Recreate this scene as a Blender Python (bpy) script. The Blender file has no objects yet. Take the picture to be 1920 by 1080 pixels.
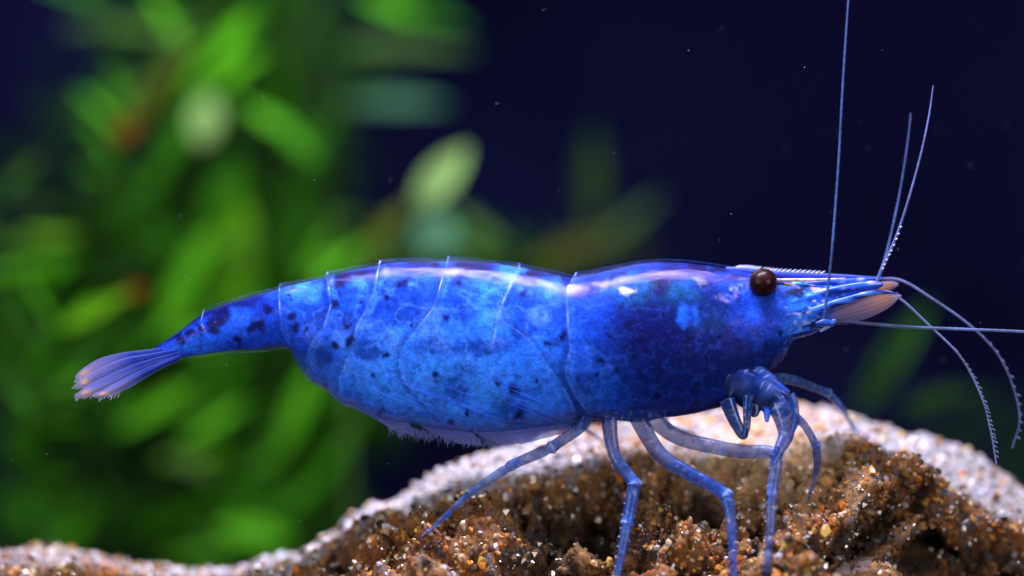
import bpy, math, random
import numpy as np
from mathutils import Vector, Matrix
from mathutils.bvhtree import BVHTree

random.seed(7)
rng = np.random.default_rng(7)
scene = bpy.context.scene
COL = scene.collection
scene.unit_settings.scale_length = 0.002          # one unit = 2 mm: the shrimp is about 3 cm long

# ------------------------------------------------------------------ camera
D = 50.0                                          # camera distance from the plane in focus
cam_d = bpy.data.cameras.new('camera')
cam = bpy.data.objects.new('camera', cam_d); COL.objects.link(cam)
cam.location = (0, -D, 0); cam.rotation_euler = (math.radians(90), 0, 0)
cam_d.sensor_width = 36; cam_d.lens = 36 * D / 19.2
cam_d.clip_start = 1; cam_d.clip_end = 400
cam_d.dof.use_dof = True; cam_d.dof.focus_distance = D - 0.45
cam_d.dof.aperture_fstop = 0.035
scene.camera = cam

# ------------------------------------------------------------------ world, lamps, exposure
world = bpy.data.worlds.new('World'); scene.world = world; world.use_nodes = True
bg = world.node_tree.nodes['Background']
bg.inputs[0].default_value = (0.35, 0.42, 0.62, 1); bg.inputs[1].default_value = 0.10

def lamp(name, loc, target, power, sx, sy, color):
    d = bpy.data.lights.new(name, 'AREA'); d.shape = 'RECTANGLE'; d.size = sx; d.size_y = sy
    d.energy = power; d.color = color
    o = bpy.data.objects.new(name, d); COL.objects.link(o); o.location = loc
    o.rotation_euler = (Vector(target) - Vector(loc)).to_track_quat('-Z', 'Y').to_euler()
    return o
lamp('aquarium_lamp', (1.0, -3.0, 12.5), (0.6, 0.2, -1.0), 9400, 13, 2.2, (0.86, 0.81, 1.0))
lamp('plant_fill', (-5, 16, 15), (-4, 21, -2), 3400, 16, 6, (0.95, 0.98, 0.95))  # unseen light added to brighten the background plants
lamp('side_fill', (-27, -29, 5), (0, 0, -1.5), 5600, 12, 14, (1.0, 0.96, 0.93))  # unseen fill added to brighten the surfaces facing the camera
lamp('side_fill', (27, -29, 5), (0, 0, -1.5), 5600, 12, 14, (1.0, 0.96, 0.93))  # matching unseen fill added on the other side

vs = scene.view_settings
vs.view_transform = 'Standard'; vs.look = 'None'; vs.exposure = 0.0; vs.gamma = 1.0; vs.use_curve_mapping = False
cy = scene.cycles
cy.use_denoising = True; cy.transparent_max_bounces = 32; cy.max_bounces = 10
cy.sample_clamp_indirect = 6.0; cy.blur_glossy = 0.3

# ------------------------------------------------------------------ helpers
def P(px, py, y=0.0):
    """a photograph position (1920 wide) at depth y -> point in the place"""
    k = (D + y) / D / 100.0
    return Vector(((px - 960) * k, y, (540 - py) * k))

def _hash(ix, iy, iz, seed):
    with np.errstate(over='ignore'):
        h = (ix.astype(np.uint32) * np.uint32(374761393) + iy.astype(np.uint32) * np.uint32(668265263)
             + iz.astype(np.uint32) * np.uint32(2147483647 ^ 0x5bd1e995) + np.uint32((seed * 974711) & 0xffffffff))
        h = (h ^ (h >> np.uint32(13))) * np.uint32(1274126177)
        h = (h ^ (h >> np.uint32(15))) * np.uint32(2246822519)
        return ((h ^ (h >> np.uint32(16))) & np.uint32(0xffffff)).astype(np.float64) / 0xffffff
def vnoise(p, seed=0):
    """value noise, -1..1, p is (N,3)"""
    f = np.floor(p); t = p - f; t = t * t * t * (t * (t * 6 - 15) + 10); i = f.astype(np.int64)
    r = 0
    for dx in (0, 1):
        for dy in (0, 1):
            for dz in (0, 1):
                w = (t[:, 0] if dx else 1 - t[:, 0]) * (t[:, 1] if dy else 1 - t[:, 1]) * (t[:, 2] if dz else 1 - t[:, 2])
                r = r + w * _hash(i[:, 0] + dx, i[:, 1] + dy, i[:, 2] + dz, seed)
    return r * 2 - 1
def fbm(p, octaves=4, seed=0, gain=0.5):
    a, s, r = 1.0, 1.0, 0
    for k in range(octaves):
        r = r + a * vnoise(p * s + 17.3 * k, seed + k); a *= gain; s *= 2.03
    return r

def new_obj(name, verts, faces, mat, parent=None, colors=None, extra=None, smooth=True):
    me = bpy.data.meshes.new(name)
    me.from_pydata([tuple(v) for v in verts], [], faces)
    if colors is not None:
        a = me.color_attributes.new('pigment', 'FLOAT_COLOR', 'POINT')
        c = np.asarray(colors, float)
        if c.shape[1] == 3: c = np.hstack([c, np.ones((len(c), 1))])
        a.data.foreach_set('color', c.astype(np.float32).ravel())
    for k, v in (extra or {}).items():
        a = me.attributes.new(k, 'FLOAT', 'POINT'); a.data.foreach_set('value', np.asarray(v, np.float32))
    if smooth: me.polygons.foreach_set('use_smooth', [True] * len(me.polygons))
    me.materials.append(mat); me.update()
    o = bpy.data.objects.new(name, me); COL.objects.link(o)
    if parent: o.parent = parent
    return o
def empty(name, loc, label, cat, group=None):
    o = bpy.data.objects.new(name, None); COL.objects.link(o); o.location = loc
    o.empty_display_size = 0.3
    o['label'] = label; o['category'] = cat
    if group: o['group'] = group
    return o
def keep(o, parent):
    """parent without moving"""
    o.parent = parent; o.matrix_parent_inverse = Matrix.Translation(-parent.location)

# ------------------------------------------------------------------ materials
class NT:
    def __init__(self, name):
        self.m = bpy.data.materials.new(name); self.m.use_nodes = True
        self.t = self.m.node_tree; self.t.nodes.clear()
        self.out = self.t.nodes.new('ShaderNodeOutputMaterial')
    def n(self, kind, **kw):
        o = self.t.nodes.new('ShaderNode' + kind)
        for k, v in kw.items():
            if k in o.inputs: o.inputs[k].default_value = v
            else: setattr(o, k, v)
        return o
    def l(self, a, b): self.t.links.new(a, b)
    def math(self, op, a, b=None):
        o = self.t.nodes.new('ShaderNodeMath'); o.operation = op; o.use_clamp = False
        for i, v in enumerate((a, b)):
            if v is None: continue
            if isinstance(v, (int, float)): o.inputs[i].default_value = v
            else: self.l(v, o.inputs[i])
        return o.outputs[0]
    def mix(self, fac, a, b):
        o = self.t.nodes.new('ShaderNodeMixShader')
        if isinstance(fac, (int, float)): o.inputs[0].default_value = fac
        else: self.l(fac, o.inputs[0])
        self.l(a, o.inputs[1]); self.l(b, o.inputs[2]); return o.outputs[0]
    def done(self, s): self.l(s, self.out.inputs[0]); return self.m

def mat_flesh():
    n = NT('shrimp_flesh')
    c = n.n('VertexColor', layer_name='pigment')
    b = n.n('BsdfPrincipled', Roughness=0.45)
    b.inputs['Subsurface Weight'].default_value = 0.12; b.inputs['Specular IOR Level'].default_value = 0.06
    b.inputs['Subsurface Radius'].default_value = (0.1, 0.3, 1.0); b.inputs['Subsurface Scale'].default_value = 0.5
    tc = n.n('TexCoord'); ns = n.n('TexNoise', Scale=7.0, Detail=7.0, Roughness=0.7); n.l(tc.outputs['Object'], ns.inputs['Vector'])
    n2 = n.n('TexNoise', Scale=26.0, Detail=4.0, Roughness=0.65); n.l(tc.outputs['Object'], n2.inputs['Vector'])
    def rng_(sock, lo, hi, a=.32, b_=.68):
        mr = n.n('MapRange'); mr.inputs['From Min'].default_value = a; mr.inputs['From Max'].default_value = b_
        mr.inputs['To Min'].default_value = lo; mr.inputs['To Max'].default_value = hi; n.l(sock, mr.inputs['Value']); return mr.outputs[0]
    vo = n.n('TexVoronoi', Scale=11.0); n.l(tc.outputs['Object'], vo.inputs['Vector'])
    dots = rng_(vo.outputs['Distance'], .5, 1.0, .05, .13)
    fac = n.math('MULTIPLY', n.math('MULTIPLY', rng_(ns.outputs['Fac'], .55, 1.6), rng_(n2.outputs['Fac'], .7, 1.35)), dots)
    mx = n.n('Mix', data_type='RGBA', blend_type='MULTIPLY'); mx.inputs[0].default_value = 1
    n.l(c.outputs['Color'], mx.inputs[6]); n.l(fac, mx.inputs[7])
    # pale blue specks in the tissue
    v2 = n.n('TexVoronoi', Scale=17.0); n.l(tc.outputs['Object'], v2.inputs['Vector'])
    sp = n.math('MULTIPLY', rng_(v2.outputs['Distance'], .55, 0, .04, .16), rng_(ns.outputs['Fac'], 0, 1, .45, .6))
    m3 = n.n('Mix', data_type='RGBA'); n.l(sp, m3.inputs[0]); n.l(mx.outputs[2], m3.inputs[6]); m3.inputs[7].default_value = (.10, .26, .9, 1)
    n.l(m3.outputs[2], b.inputs['Base Color'])
    bp = n.n('Bump', Strength=0.35, Distance=0.05); n.l(ns.outputs['Fac'], bp.inputs['Height']); n.l(bp.outputs[0], b.inputs['Normal'])
    t = n.n('BsdfTransparent')
    return n.done(n.mix(c.outputs['Alpha'], t.outputs[0], b.outputs[0]))
def mat_shell():
    n = NT('shrimp_shell')
    e = n.n('Attribute', attribute_name='rim')
    lw = n.n('LayerWeight', Blend=0.5)
    f3 = n.math('POWER', lw.outputs['Facing'], 3.0); f8 = n.math('MULTIPLY', n.math('POWER', lw.outputs['Facing'], 9.0), 0.22)
    tc = n.n('TexCoord'); ns = n.n('TexNoise', Scale=5.0, Detail=5.0, Roughness=0.6); n.l(tc.outputs['Object'], ns.inputs['Vector'])
    cloud = n.math('MULTIPLY', n.math('MAXIMUM', n.math('SUBTRACT', ns.outputs['Fac'], 0.48), 0), 0.12)
    fac = n.math('ADD', n.math('ADD', n.math('MULTIPLY', f3, 0.015), cloud), n.math('MULTIPLY', e.outputs['Fac'], 0.8))
    fac = n.math('MINIMUM', n.math('ADD', fac, f8), 0.95)
    tr = n.n('BsdfTransparent'); tr.inputs[0].default_value = (0.92, 0.95, 1, 1)
    df = n.n('BsdfPrincipled', Roughness=0.3)
    cr = n.n('Mix', data_type='RGBA'); n.l(n.math('MINIMUM', n.math('ADD', e.outputs['Fac'], f8), 1.0), cr.inputs[0])
    cr.inputs[6].default_value = (0.03, 0.12, 0.78, 1); cr.inputs[7].default_value = (0.42, 0.55, 0.95, 1)
    n.l(cr.outputs[2], df.inputs['Base Color'])
    s = n.mix(fac, tr.outputs[0], df.outputs[0])
    ns2 = n.n('TexNoise', Scale=4.5, Detail=8.0, Roughness=0.72); n.l(tc.outputs['Object'], ns2.inputs['Vector'])
    bp = n.n('Bump', Strength=0.22, Distance=0.06); n.l(ns2.outputs['Fac'], bp.inputs['Height'])
    fr = n.n('Fresnel', IOR=1.42); n.l(bp.outputs[0], fr.inputs['Normal'])
    gl = n.n('BsdfGlossy', Roughness=0.16); n.l(bp.outputs[0], gl.inputs['Normal'])
    gl.inputs[0].default_value = (0.36, 0.27, 0.56, 1)
    rg = n.n('MapRange'); rg.inputs['From Min'].default_value = .35; rg.inputs['From Max'].default_value = .65; rg.inputs['To Min'].default_value = .13; rg.inputs['To Max'].default_value = .05
    n.l(ns.outputs['Fac'], rg.inputs['Value']); n.l(rg.outputs[0], gl.inputs['Roughness'])
    return n.done(n.mix(n.math('MINIMUM', n.math('MULTIPLY', fr.outputs[0], n.math('MAXIMUM', n.math('ADD', n.math('MULTIPLY', ns2.outputs['Fac'], 3.6), -1.45), 0.05)), 0.045), s, gl.outputs[0]))
def mat_pigment(name, rough=0.3, sss=0.0, transl=0.0):
    """vertex colour and vertex alpha, for limbs, feelers and fins"""
    n = NT(name)
    c = n.n('VertexColor', layer_name='pigment')
    b = n.n('BsdfPrincipled', Roughness=rough); n.l(c.outputs['Color'], b.inputs['Base Color'])
    b.inputs['Subsurface Weight'].default_value = sss; b.inputs['Subsurface Scale'].default_value = 0.1
    s = b.outputs[0]
    if transl:
        tl = n.n('BsdfTranslucent'); n.l(c.outputs['Color'], tl.inputs[0]); s = n.mix(transl, s, tl.outputs[0])
    t = n.n('BsdfTransparent'); t.inputs[0].default_value = (0.85, 0.9, 1, 1)
    return n.done(n.mix(c.outputs['Alpha'], t.outputs[0], s))
def mat_simple(name, col, rough=0.5, var=0.0, scale=4.0, coat=0.0, spec=0.5):
    n = NT(name); b = n.n('BsdfPrincipled', Roughness=rough); b.inputs['Specular IOR Level'].default_value = spec; b.inputs['Coat Weight'].default_value = coat
    b.inputs['Coat Roughness'].default_value = 0.06
    if var:
        tc = n.n('TexCoord'); ns = n.n('TexNoise', Scale=scale, Detail=5.0); n.l(tc.outputs['Object'], ns.inputs['Vector'])
        r = n.n('ValToRGB'); r.color_ramp.elements[0].position = .3; r.color_ramp.elements[1].position = .7
        r.color_ramp.elements[0].color = tuple(v * (1 - var) for v in col) + (1,)
        r.color_ramp.elements[1].color = tuple(min(1, v * (1 + var)) for v in col) + (1,)
        n.l(ns.outputs['Fac'], r.inputs[0]); n.l(r.outputs[0], b.inputs['Base Color'])
    else: b.inputs['Base Color'].default_value = col + (1,)
    return n.done(b.outputs[0])
def mat_leaf():
    n = NT('leaf_tissue')
    c = n.n('VertexColor', layer_name='pigment'); oi = n.n('ObjectInfo')
    tc = n.n('TexCoord'); ns = n.n('TexNoise', Scale=2.0, Detail=4.0); n.l(tc.outputs['Object'], ns.inputs['Vector'])
    mr = n.n('MapRange'); mr.inputs['From Min'].default_value = .3; mr.inputs['From Max'].default_value = .7
    mr.inputs['To Min'].default_value = .75; mr.inputs['To Max'].default_value = 1.2; n.l(ns.outputs['Fac'], mr.inputs['Value'])
    m1 = n.n('Mix', data_type='RGBA', blend_type='MULTIPLY'); m1.inputs[0].default_value = 1
    n.l(c.outputs['Color'], m1.inputs[6]); n.l(oi.outputs['Color'], m1.inputs[7])
    m2 = n.n('Mix', data_type='RGBA', blend_type='MULTIPLY'); m2.inputs[0].default_value = 1
    n.l(m1.outputs[2], m2.inputs[6]); n.l(mr.outputs[0], m2.inputs[7])
    b = n.n('BsdfPrincipled', Roughness=0.5); b.inputs['Specular IOR Level'].default_value = 0.08; n.l(m2.outputs[2], b.inputs['Base Color'])
    tl = n.n('BsdfTranslucent'); n.l(m2.outputs[2], tl.inputs[0])
    return n.done(n.mix(0.4, b.outputs[0], tl.outputs[0]))
def mat_rock():
    n = NT('sandstone')
    c = n.n('VertexColor', layer_name='pigment')
    tc = n.n('TexCoord'); ns = n.n('TexNoise', Scale=14.0, Detail=8.0, Roughness=0.7); n.l(tc.outputs['Object'], ns.inputs['Vector'])
    r = n.n('ValToRGB'); r.color_ramp.elements[0].position = .32; r.color_ramp.elements[1].position = .68
    r.color_ramp.elements[0].color = (.35, .28, .22, 1); r.color_ramp.elements[1].color = (1.5, 1.45, 1.4, 1)
    n.l(ns.outputs['Fac'], r.inputs[0])
    m = n.n('Mix', data_type='RGBA', blend_type='MULTIPLY'); m.inputs[0].default_value = 1
    n.l(c.outputs['Color'], m.inputs[6]); n.l(r.outputs[0], m.inputs[7])
    b = n.n('BsdfPrincipled', Roughness=0.75); n.l(m.outputs[2], b.inputs['Base Color'])
    bp = n.n('Bump', Strength=0.8, Distance=0.06); n.l(ns.outputs['Fac'], bp.inputs['Height']); n.l(bp.outputs[0], b.inputs['Normal'])
    return n.done(b.outputs[0])
def mat_grain():
    n = NT('sand_grain')
    c = n.n('VertexColor', layer_name='pigment')
    b = n.n('BsdfPrincipled', Roughness=0.18); n.l(c.outputs['Color'], b.inputs['Base Color']); b.inputs['Coat Weight'].default_value = .5; b.inputs['Coat Roughness'].default_value = .08
    return n.done(b.outputs[0])

M_FLESH, M_SHELL = mat_flesh(), mat_shell()
M_LIMB = mat_pigment('shrimp_limb', 0.22, 0.0, 0.25)
M_FIN = mat_pigment('shrimp_fin', 0.35, 0.0, 0.35)
M_LEAF, M_ROCK, M_GRAIN = mat_leaf(), mat_rock(), mat_grain()
M_EYE = mat_simple('shrimp_eye', (0.015, 0.003, 0.0025), 0.42, 0.5, 8.0, 0.10, 0.12)
M_WALL = mat_simple('navy_film', (0.014, 0.014, 0.080), 0.9, 0.6, 0.045, 0, 0.0)
M_GROUND = mat_simple('dark_gravel', (0.025, 0.02, 0.016), 0.9, 0.6, 3.0)
M_SPECK = mat_simple('floating_dust', (0.22, 0.22, 0.3), 0.6)

# ------------------------------------------------------------------ setting: tank floor and back wall
GZ = -10.5
o = new_obj('ground', [(-70, -30, GZ), (70, -30, GZ), (70, 60, GZ), (-70, 60, GZ)], [(0, 1, 2, 3)], M_GROUND, smooth=False); o['kind'] = 'structure'
o = new_obj('wall', [(-70, 55, GZ - 1), (70, 55, GZ - 1), (70, 55, 45), (-70, 55, 45)], [(0, 1, 2, 3)], M_WALL, smooth=False); o['kind'] = 'structure'

# ------------------------------------------------------------------ rock
SKY = np.array([(-400, 1035), (-150, 1040), (0, 1034), (80, 1030), (150, 1036), (220, 1049), (290, 1058), (350, 1070), (400, 1069), (480, 1057), (560, 1032), (620, 1002),
                (660, 974), (700, 948), (755, 932), (785, 902), (850, 862), (930, 834), (1000, 818), (1100, 795), (1250, 778), (1400, 764), (1500, 757),
                (1550, 762), (1600, 784), (1660, 806), (1740, 820), (1800, 840), (1860, 868), (1920, 912), (2100, 1010), (2400, 1150)], float)
RIM = np.array([(-400, 1075), (0, 1062), (150, 1062), (300, 1085), (400, 1088), (480, 1072), (560, 1045), (620, 1012), (700, 975), (800, 944), (900, 908), (960, 900), (1050, 884), (1150, 858),
                (1300, 872), (1450, 862), (1550, 832), (1620, 845), (1700, 880), (1780, 925), (1850, 960), (1920, 985), (2100, 1080), (2400, 1220)], float)
def build_rock():
    nx, nt = 760, 300
    pxs = np.linspace(-330, 2330, nx)
    sk = np.interp(pxs, SKY[:, 0], SKY[:, 1]); rm = np.interp(pxs, RIM[:, 0], RIM[:, 1])
    ker = np.exp(-0.5 * (np.arange(-8, 9) / 3.0) ** 2); ker /= ker.sum()
    rm = np.convolve(np.pad(rm, 8, 'edge'), ker, 'valid')
    yb = 3.2 + 0.4 * np.sin(pxs / 190.0)
    yr = np.interp(pxs, [0, 600, 800, 1000, 1400, 1600, 1900], [1.3, 1.3, 1.1, 1.2, 1.2, 1.0, 0.7])
    ts = np.linspace(0, 1, nt)
    V = np.zeros((nx, nt, 3))
    for i, px in enumerate(pxs):
        zs = (540 - sk[i]) / 100 * (D + yb[i]) / D; zr = (540 - rm[i]) / 100 * (D + yr[i]) / D
        und = np.interp(px, [1620, 1760], [0, 0.7])                      # the right end is undercut
        bul = np.interp(px, [300, 600, 1000, 1500, 1700], [0.2, 0.5, 0.2, 0.35, 0.0])
        ctrl = np.array([(7.6, GZ), (6.6, zs - 2.4), (5.1, zs - 0.5), (yb[i], zs), (yr[i], zr),
                         (yr[i] - 0.95 + 0.7 * und, zr - 0.50 - 0.2 * und), (yr[i] - 2.2 - bul + 2.6 * und, zr - 1.45 - .2 * und),
                         (yr[i] - 2.9 - bul + 3.4 * und, zr - 2.8), (-4.0 + 1.5 * und, min(zr - 5, -8.5)), (-4.6 + 1.5 * und, GZ)])
        tk = np.array([0, .10, .2, .30, .48, .58, .70, .82, .93, 1.0])
        for a, k in ((1, 0), (2, 1)):
            V[i, :, a] = np.interp(ts, tk, ctrl[:, k])
        V[i, :, 0] = (px - 960) / 100 * (D + V[i, :, 1]) / D
    for a in (1, 2):                                                      # round the profile
        k2 = np.exp(-0.5 * (np.arange(-10, 11) / 2.6) ** 2); k2 /= k2.sum()
        V[:, :, a] = np.apply_along_axis(lambda r: np.convolve(np.pad(r, 10, 'edge'), k2, 'valid'), 1, V[:, :, a])
    def normals(V):
        du = np.gradient(V, axis=0); dv = np.gradient(V, axis=1)
        N = np.cross(dv, du); N /= np.linalg.norm(N, axis=2, keepdims=True) + 1e-9
        return N
    N = normals(V)
    if N[nx // 2, int(nt * .4), 2] < 0: N = -N
    F = V.reshape(-1, 3)
    T = np.repeat(ts[None], nx, 0).ravel()
    face = np.clip((T - 0.45) / 0.06, 0, 1)                               # 0 on the top, 1 on the front face
    big = fbm(F * 0.55, 3, 3); big2 = 1 - np.abs(fbm(F * 1.0 + 5, 3, 11)); med = fbm(F * 2.4, 3, 21); fin = fbm(F * 8.5, 3, 31)
    pit = np.clip(fbm(F * np.array([1.3, 1.3, 1.7]) + 40, 3, 51) - 0.16, 0, 1)
    disp = (0.10 + 0.28 * face) * big + face * 0.36 * (big2 - 0.6) + (0.06 + 0.20 * face) * med + 0.06 * fin - face * 1.5 * pit
    disp -= 0.02
    sx_, sy_ = 960 + 100 * F[:, 0] * D / (D + F[:, 1]), 540 - 100 * F[:, 2] * D / (D + F[:, 1])
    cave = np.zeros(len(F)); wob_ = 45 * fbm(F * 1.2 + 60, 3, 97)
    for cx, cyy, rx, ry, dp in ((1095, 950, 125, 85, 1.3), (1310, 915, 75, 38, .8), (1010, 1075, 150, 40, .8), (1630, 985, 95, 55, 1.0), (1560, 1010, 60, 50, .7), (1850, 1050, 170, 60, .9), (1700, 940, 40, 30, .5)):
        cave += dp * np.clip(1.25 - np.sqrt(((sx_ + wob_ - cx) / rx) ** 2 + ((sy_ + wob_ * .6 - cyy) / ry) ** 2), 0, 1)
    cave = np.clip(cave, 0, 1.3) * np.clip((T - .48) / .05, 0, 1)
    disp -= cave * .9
    F2 = F + N.reshape(-1, 3) * disp[:, None]
    faces = []
    idx = np.arange(nx * nt).reshape(nx, nt)
    q = np.stack([idx[:-1, :-1], idx[1:, :-1], idx[1:, 1:], idx[:-1, 1:]], -1).reshape(-1, 4)
    # stone colours with some light and shade painted in: pale crust, ochre and rust sand, dark mineral patches
    a = fbm(F2 * 1.1 + 3, 4, 61); b = fbm(F2 * 4.5, 3, 71); c = fbm(F2 * 0.7 - 9, 3, 81)
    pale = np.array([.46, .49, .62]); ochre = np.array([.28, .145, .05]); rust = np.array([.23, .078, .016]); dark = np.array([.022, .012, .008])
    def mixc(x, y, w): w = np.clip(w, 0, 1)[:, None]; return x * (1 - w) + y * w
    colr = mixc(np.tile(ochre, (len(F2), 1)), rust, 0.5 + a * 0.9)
    colr = mixc(colr, dark, b * 1.2 - .05 + 0.25 * c + cave * 2.0)  # cave term paints shade into the hollows
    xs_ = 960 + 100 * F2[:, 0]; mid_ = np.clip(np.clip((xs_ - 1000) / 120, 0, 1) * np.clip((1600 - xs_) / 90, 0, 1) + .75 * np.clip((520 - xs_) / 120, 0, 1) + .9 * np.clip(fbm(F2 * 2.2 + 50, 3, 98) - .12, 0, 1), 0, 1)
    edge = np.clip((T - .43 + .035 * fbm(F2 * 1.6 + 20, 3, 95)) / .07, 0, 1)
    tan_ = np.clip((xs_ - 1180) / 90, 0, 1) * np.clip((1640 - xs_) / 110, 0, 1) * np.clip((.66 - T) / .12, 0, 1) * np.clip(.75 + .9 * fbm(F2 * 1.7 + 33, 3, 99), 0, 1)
    colr = mixc(colr, np.array([.62, .43, .24]), tan_ * (1 - np.clip(cave, 0, 1)) * .9)  # tan paints light onto the rock around the front legs
    crust = np.clip(1 - edge + 0.30 * b - .46 * mid_, 0, 1)  # pale crust colour also carries part of the light on the top
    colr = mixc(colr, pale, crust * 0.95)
    root = empty('rock', (2.5, 1.0, GZ), 'rough brown sandstone rock with a pale lit crust, the shrimp standing on it', 'rock')
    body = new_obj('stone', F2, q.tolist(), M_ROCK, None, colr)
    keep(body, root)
    # ---- sand grains stuck on it
    P3 = F2.reshape(nx, nt, 3); Nn = normals(P3).reshape(-1, 3)
    if (Nn[(nx // 2) * nt + int(nt * .4), 2] < 0): Nn = -Nn
    ok = (T > .20) & (T < .90)
    xs = 960 + 100 * F2[:, 0]
    ok &= (xs > -150) & (xs < 2080)
    dens = np.where(T < .30, .35, 1.0) * (0.65 + 0.35 * (fbm(F2 * 2.0 + 77, 2, 91) > -0.25))
    du = np.gradient(P3, axis=0); dv = np.gradient(P3, axis=1)
    area = np.linalg.norm(np.cross(du, dv), axis=2).ravel()
    p = ok * dens * area; p /= p.sum()
    ng = 56000
    pick = rng.choice(len(F2), ng, p=p)
    ph = (1 + 5 ** .5) / 2
    ico = np.array([(-1, ph, 0), (1, ph, 0), (-1, -ph, 0), (1, -ph, 0), (0, -1, ph), (0, 1, ph), (0, -1, -ph), (0, 1, -ph), (ph, 0, -1), (ph, 0, 1), (-ph, 0, -1), (-ph, 0, 1)]) / 1.9
    icf = np.array([(0, 11, 5), (0, 5, 1), (0, 1, 7), (0, 7, 10), (0, 10, 11), (1, 5, 9), (5, 11, 4), (11, 10, 2), (10, 7, 6), (7, 1, 8), (3, 9, 4), (3, 4, 2), (3, 2, 6), (3, 6, 8), (3, 8, 9), (4, 9, 5), (2, 4, 11), (6, 2, 10), (8, 6, 7), (9, 8, 1)])
    size = np.clip(rng.lognormal(-3.46, 0.60, ng), .012, .105)
    jit = 1 + 0.17 * rng.standard_normal((ng, 12, 1))
    sc3 = rng.uniform(.65, 1.3, (ng, 1, 3))
    ang = rng.uniform(0, 6.28, ng); ca, sa = np.cos(ang), np.sin(ang)
    R = np.zeros((ng, 3, 3)); R[:, 0, 0] = ca; R[:, 0, 2] = sa; R[:, 2, 0] = -sa; R[:, 2, 2] = ca; R[:, 1, 1] = 1
    gv = np.einsum('nij,nkj->nki', R, ico[None] * jit * sc3) * size[:, None, None]
    ctr = F2[pick] + rng.normal(0, .012, (ng, 3)) + Nn[pick] * (size * rng.uniform(-.75, .12, ng))[:, None]
    gv = (gv + ctr[:, None]).reshape(-1, 3)
    gf = (icf[None] + (np.arange(ng) * 12)[:, None, None]).reshape(-1, 3)
    pal = np.array([(.58, .55, .60), (.55, .42, .28), (.52, .26, .07), (.50, .15, .022), (.22, .09, .03), (.05, .03, .02), (.85, .82, .92), (.62, .34, .09)])
    fc = np.clip(edge + .45 * mid_, 0, 1)[pick]  # paler grain mix on top, partly painting the light there
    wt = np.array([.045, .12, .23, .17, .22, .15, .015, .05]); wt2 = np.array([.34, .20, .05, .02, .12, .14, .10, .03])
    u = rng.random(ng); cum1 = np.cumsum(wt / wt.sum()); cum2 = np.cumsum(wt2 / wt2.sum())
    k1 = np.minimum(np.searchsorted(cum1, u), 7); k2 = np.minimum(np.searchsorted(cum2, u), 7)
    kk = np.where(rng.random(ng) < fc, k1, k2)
    tg = (tan_ * (1 - np.clip(cave, 0, 1)))[pick][:, None] * .6; pal_ = pal[kk] * (1 - tg) + np.array([.72, .47, .24]) * tg  # same painted light on the grains
    cv = np.clip(cave[pick] * 2.2, 0, 1)[:, None] * .93  # grains in the hollows darkened as painted shade
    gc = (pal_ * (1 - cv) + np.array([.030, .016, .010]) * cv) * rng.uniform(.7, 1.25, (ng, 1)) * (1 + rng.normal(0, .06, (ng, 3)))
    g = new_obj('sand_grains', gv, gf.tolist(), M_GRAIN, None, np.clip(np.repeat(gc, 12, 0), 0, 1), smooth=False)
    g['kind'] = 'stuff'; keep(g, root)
    return body, F2, q
rock_obj, RV, RQ = build_rock()
BVH = BVHTree.FromPolygons([tuple(v) for v in RV], RQ.tolist())
def rock_hit(px, py):
    d = (P(px, py, 0) - Vector((0, -D, 0))).normalized()
    h = BVH.ray_cast(Vector((0, -D, 0)), d)
    return h[0]

# ------------------------------------------------------------------ shrimp
SH = empty('shrimp', (1.5, 0, -4.2), 'bright blue dark-spotted freshwater shrimp standing on the rock, facing right', 'shrimp')
DOR = np.array([(262, 662), (280, 657), (300, 645), (340, 617), (375, 588), (390, 579), (430, 563), (480, 548), (520, 538), (530, 533), (560, 527), (606, 517), (620, 511), (660, 501),
                (706, 494), (722, 489), (760, 485), (790, 484), (836, 486), (850, 484.5), (890, 486), (930, 490), (970, 496), (985, 497), (1030, 507), (1072, 516), (1095, 513), (1140, 502), (1200, 490),
                (1240, 487), (1280, 488), (1330, 494), (1380, 502), (1410, 508), (1440, 514), (1480, 520), (1540, 525), (1600, 528), (1640, 529), (1652, 533)], float)
VEN = np.array([(262, 668), (300, 674), (340, 673), (400, 666), (440, 662), (480, 660), (530, 655), (546, 658), (552, 672), (562, 694), (585, 717), (604, 728), (611, 728), (630, 750), (648, 762), (655, 760), (700, 784), (740, 797), (762, 797), (820, 809),
                (880, 815), (930, 816), (985, 809), (1040, 803), (1100, 790), (1200, 788), (1260, 786), (1300, 780), (1350, 768), (1390, 750), (1420, 722), (1445, 694), (1470, 670), (1484, 642), (1520, 633), (1545, 619), (1575, 599), (1610, 572), (1640, 548), (1652, 538)], float)
WID = np.array([(262, .05), (300, .14), (340, .20), (390, .29), (450, .36), (530, .45), (620, .60), (720, .78), (850, .92), (1000, .98), (1100, .98), (1250, .98), (1350, .85), (1420, .70), (1480, .60), (1540, .50), (1600, .32), (1640, .16), (1652, .05)], float)
def smooth_interp(tab, sig):
    xs = np.arange(230, 1700, 1.0); v = np.interp(xs, tab[:, 0], tab[:, 1])
    k = np.arange(-30, 31); g = np.exp(-0.5 * (k / sig) ** 2); g /= g.sum()
    return xs, np.convolve(np.pad(v, 30, 'edge'), g, 'valid')
XS, DS = smooth_interp(DOR, 3.0); _, VS = smooth_interp(VEN, 4.5); _, WS = smooth_interp(WID, 14)
dor = lambda x: np.interp(x, XS, DS); ven = lambda x: np.interp(x, XS, VS); wid = lambda x: np.interp(x, XS, WS)
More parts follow.
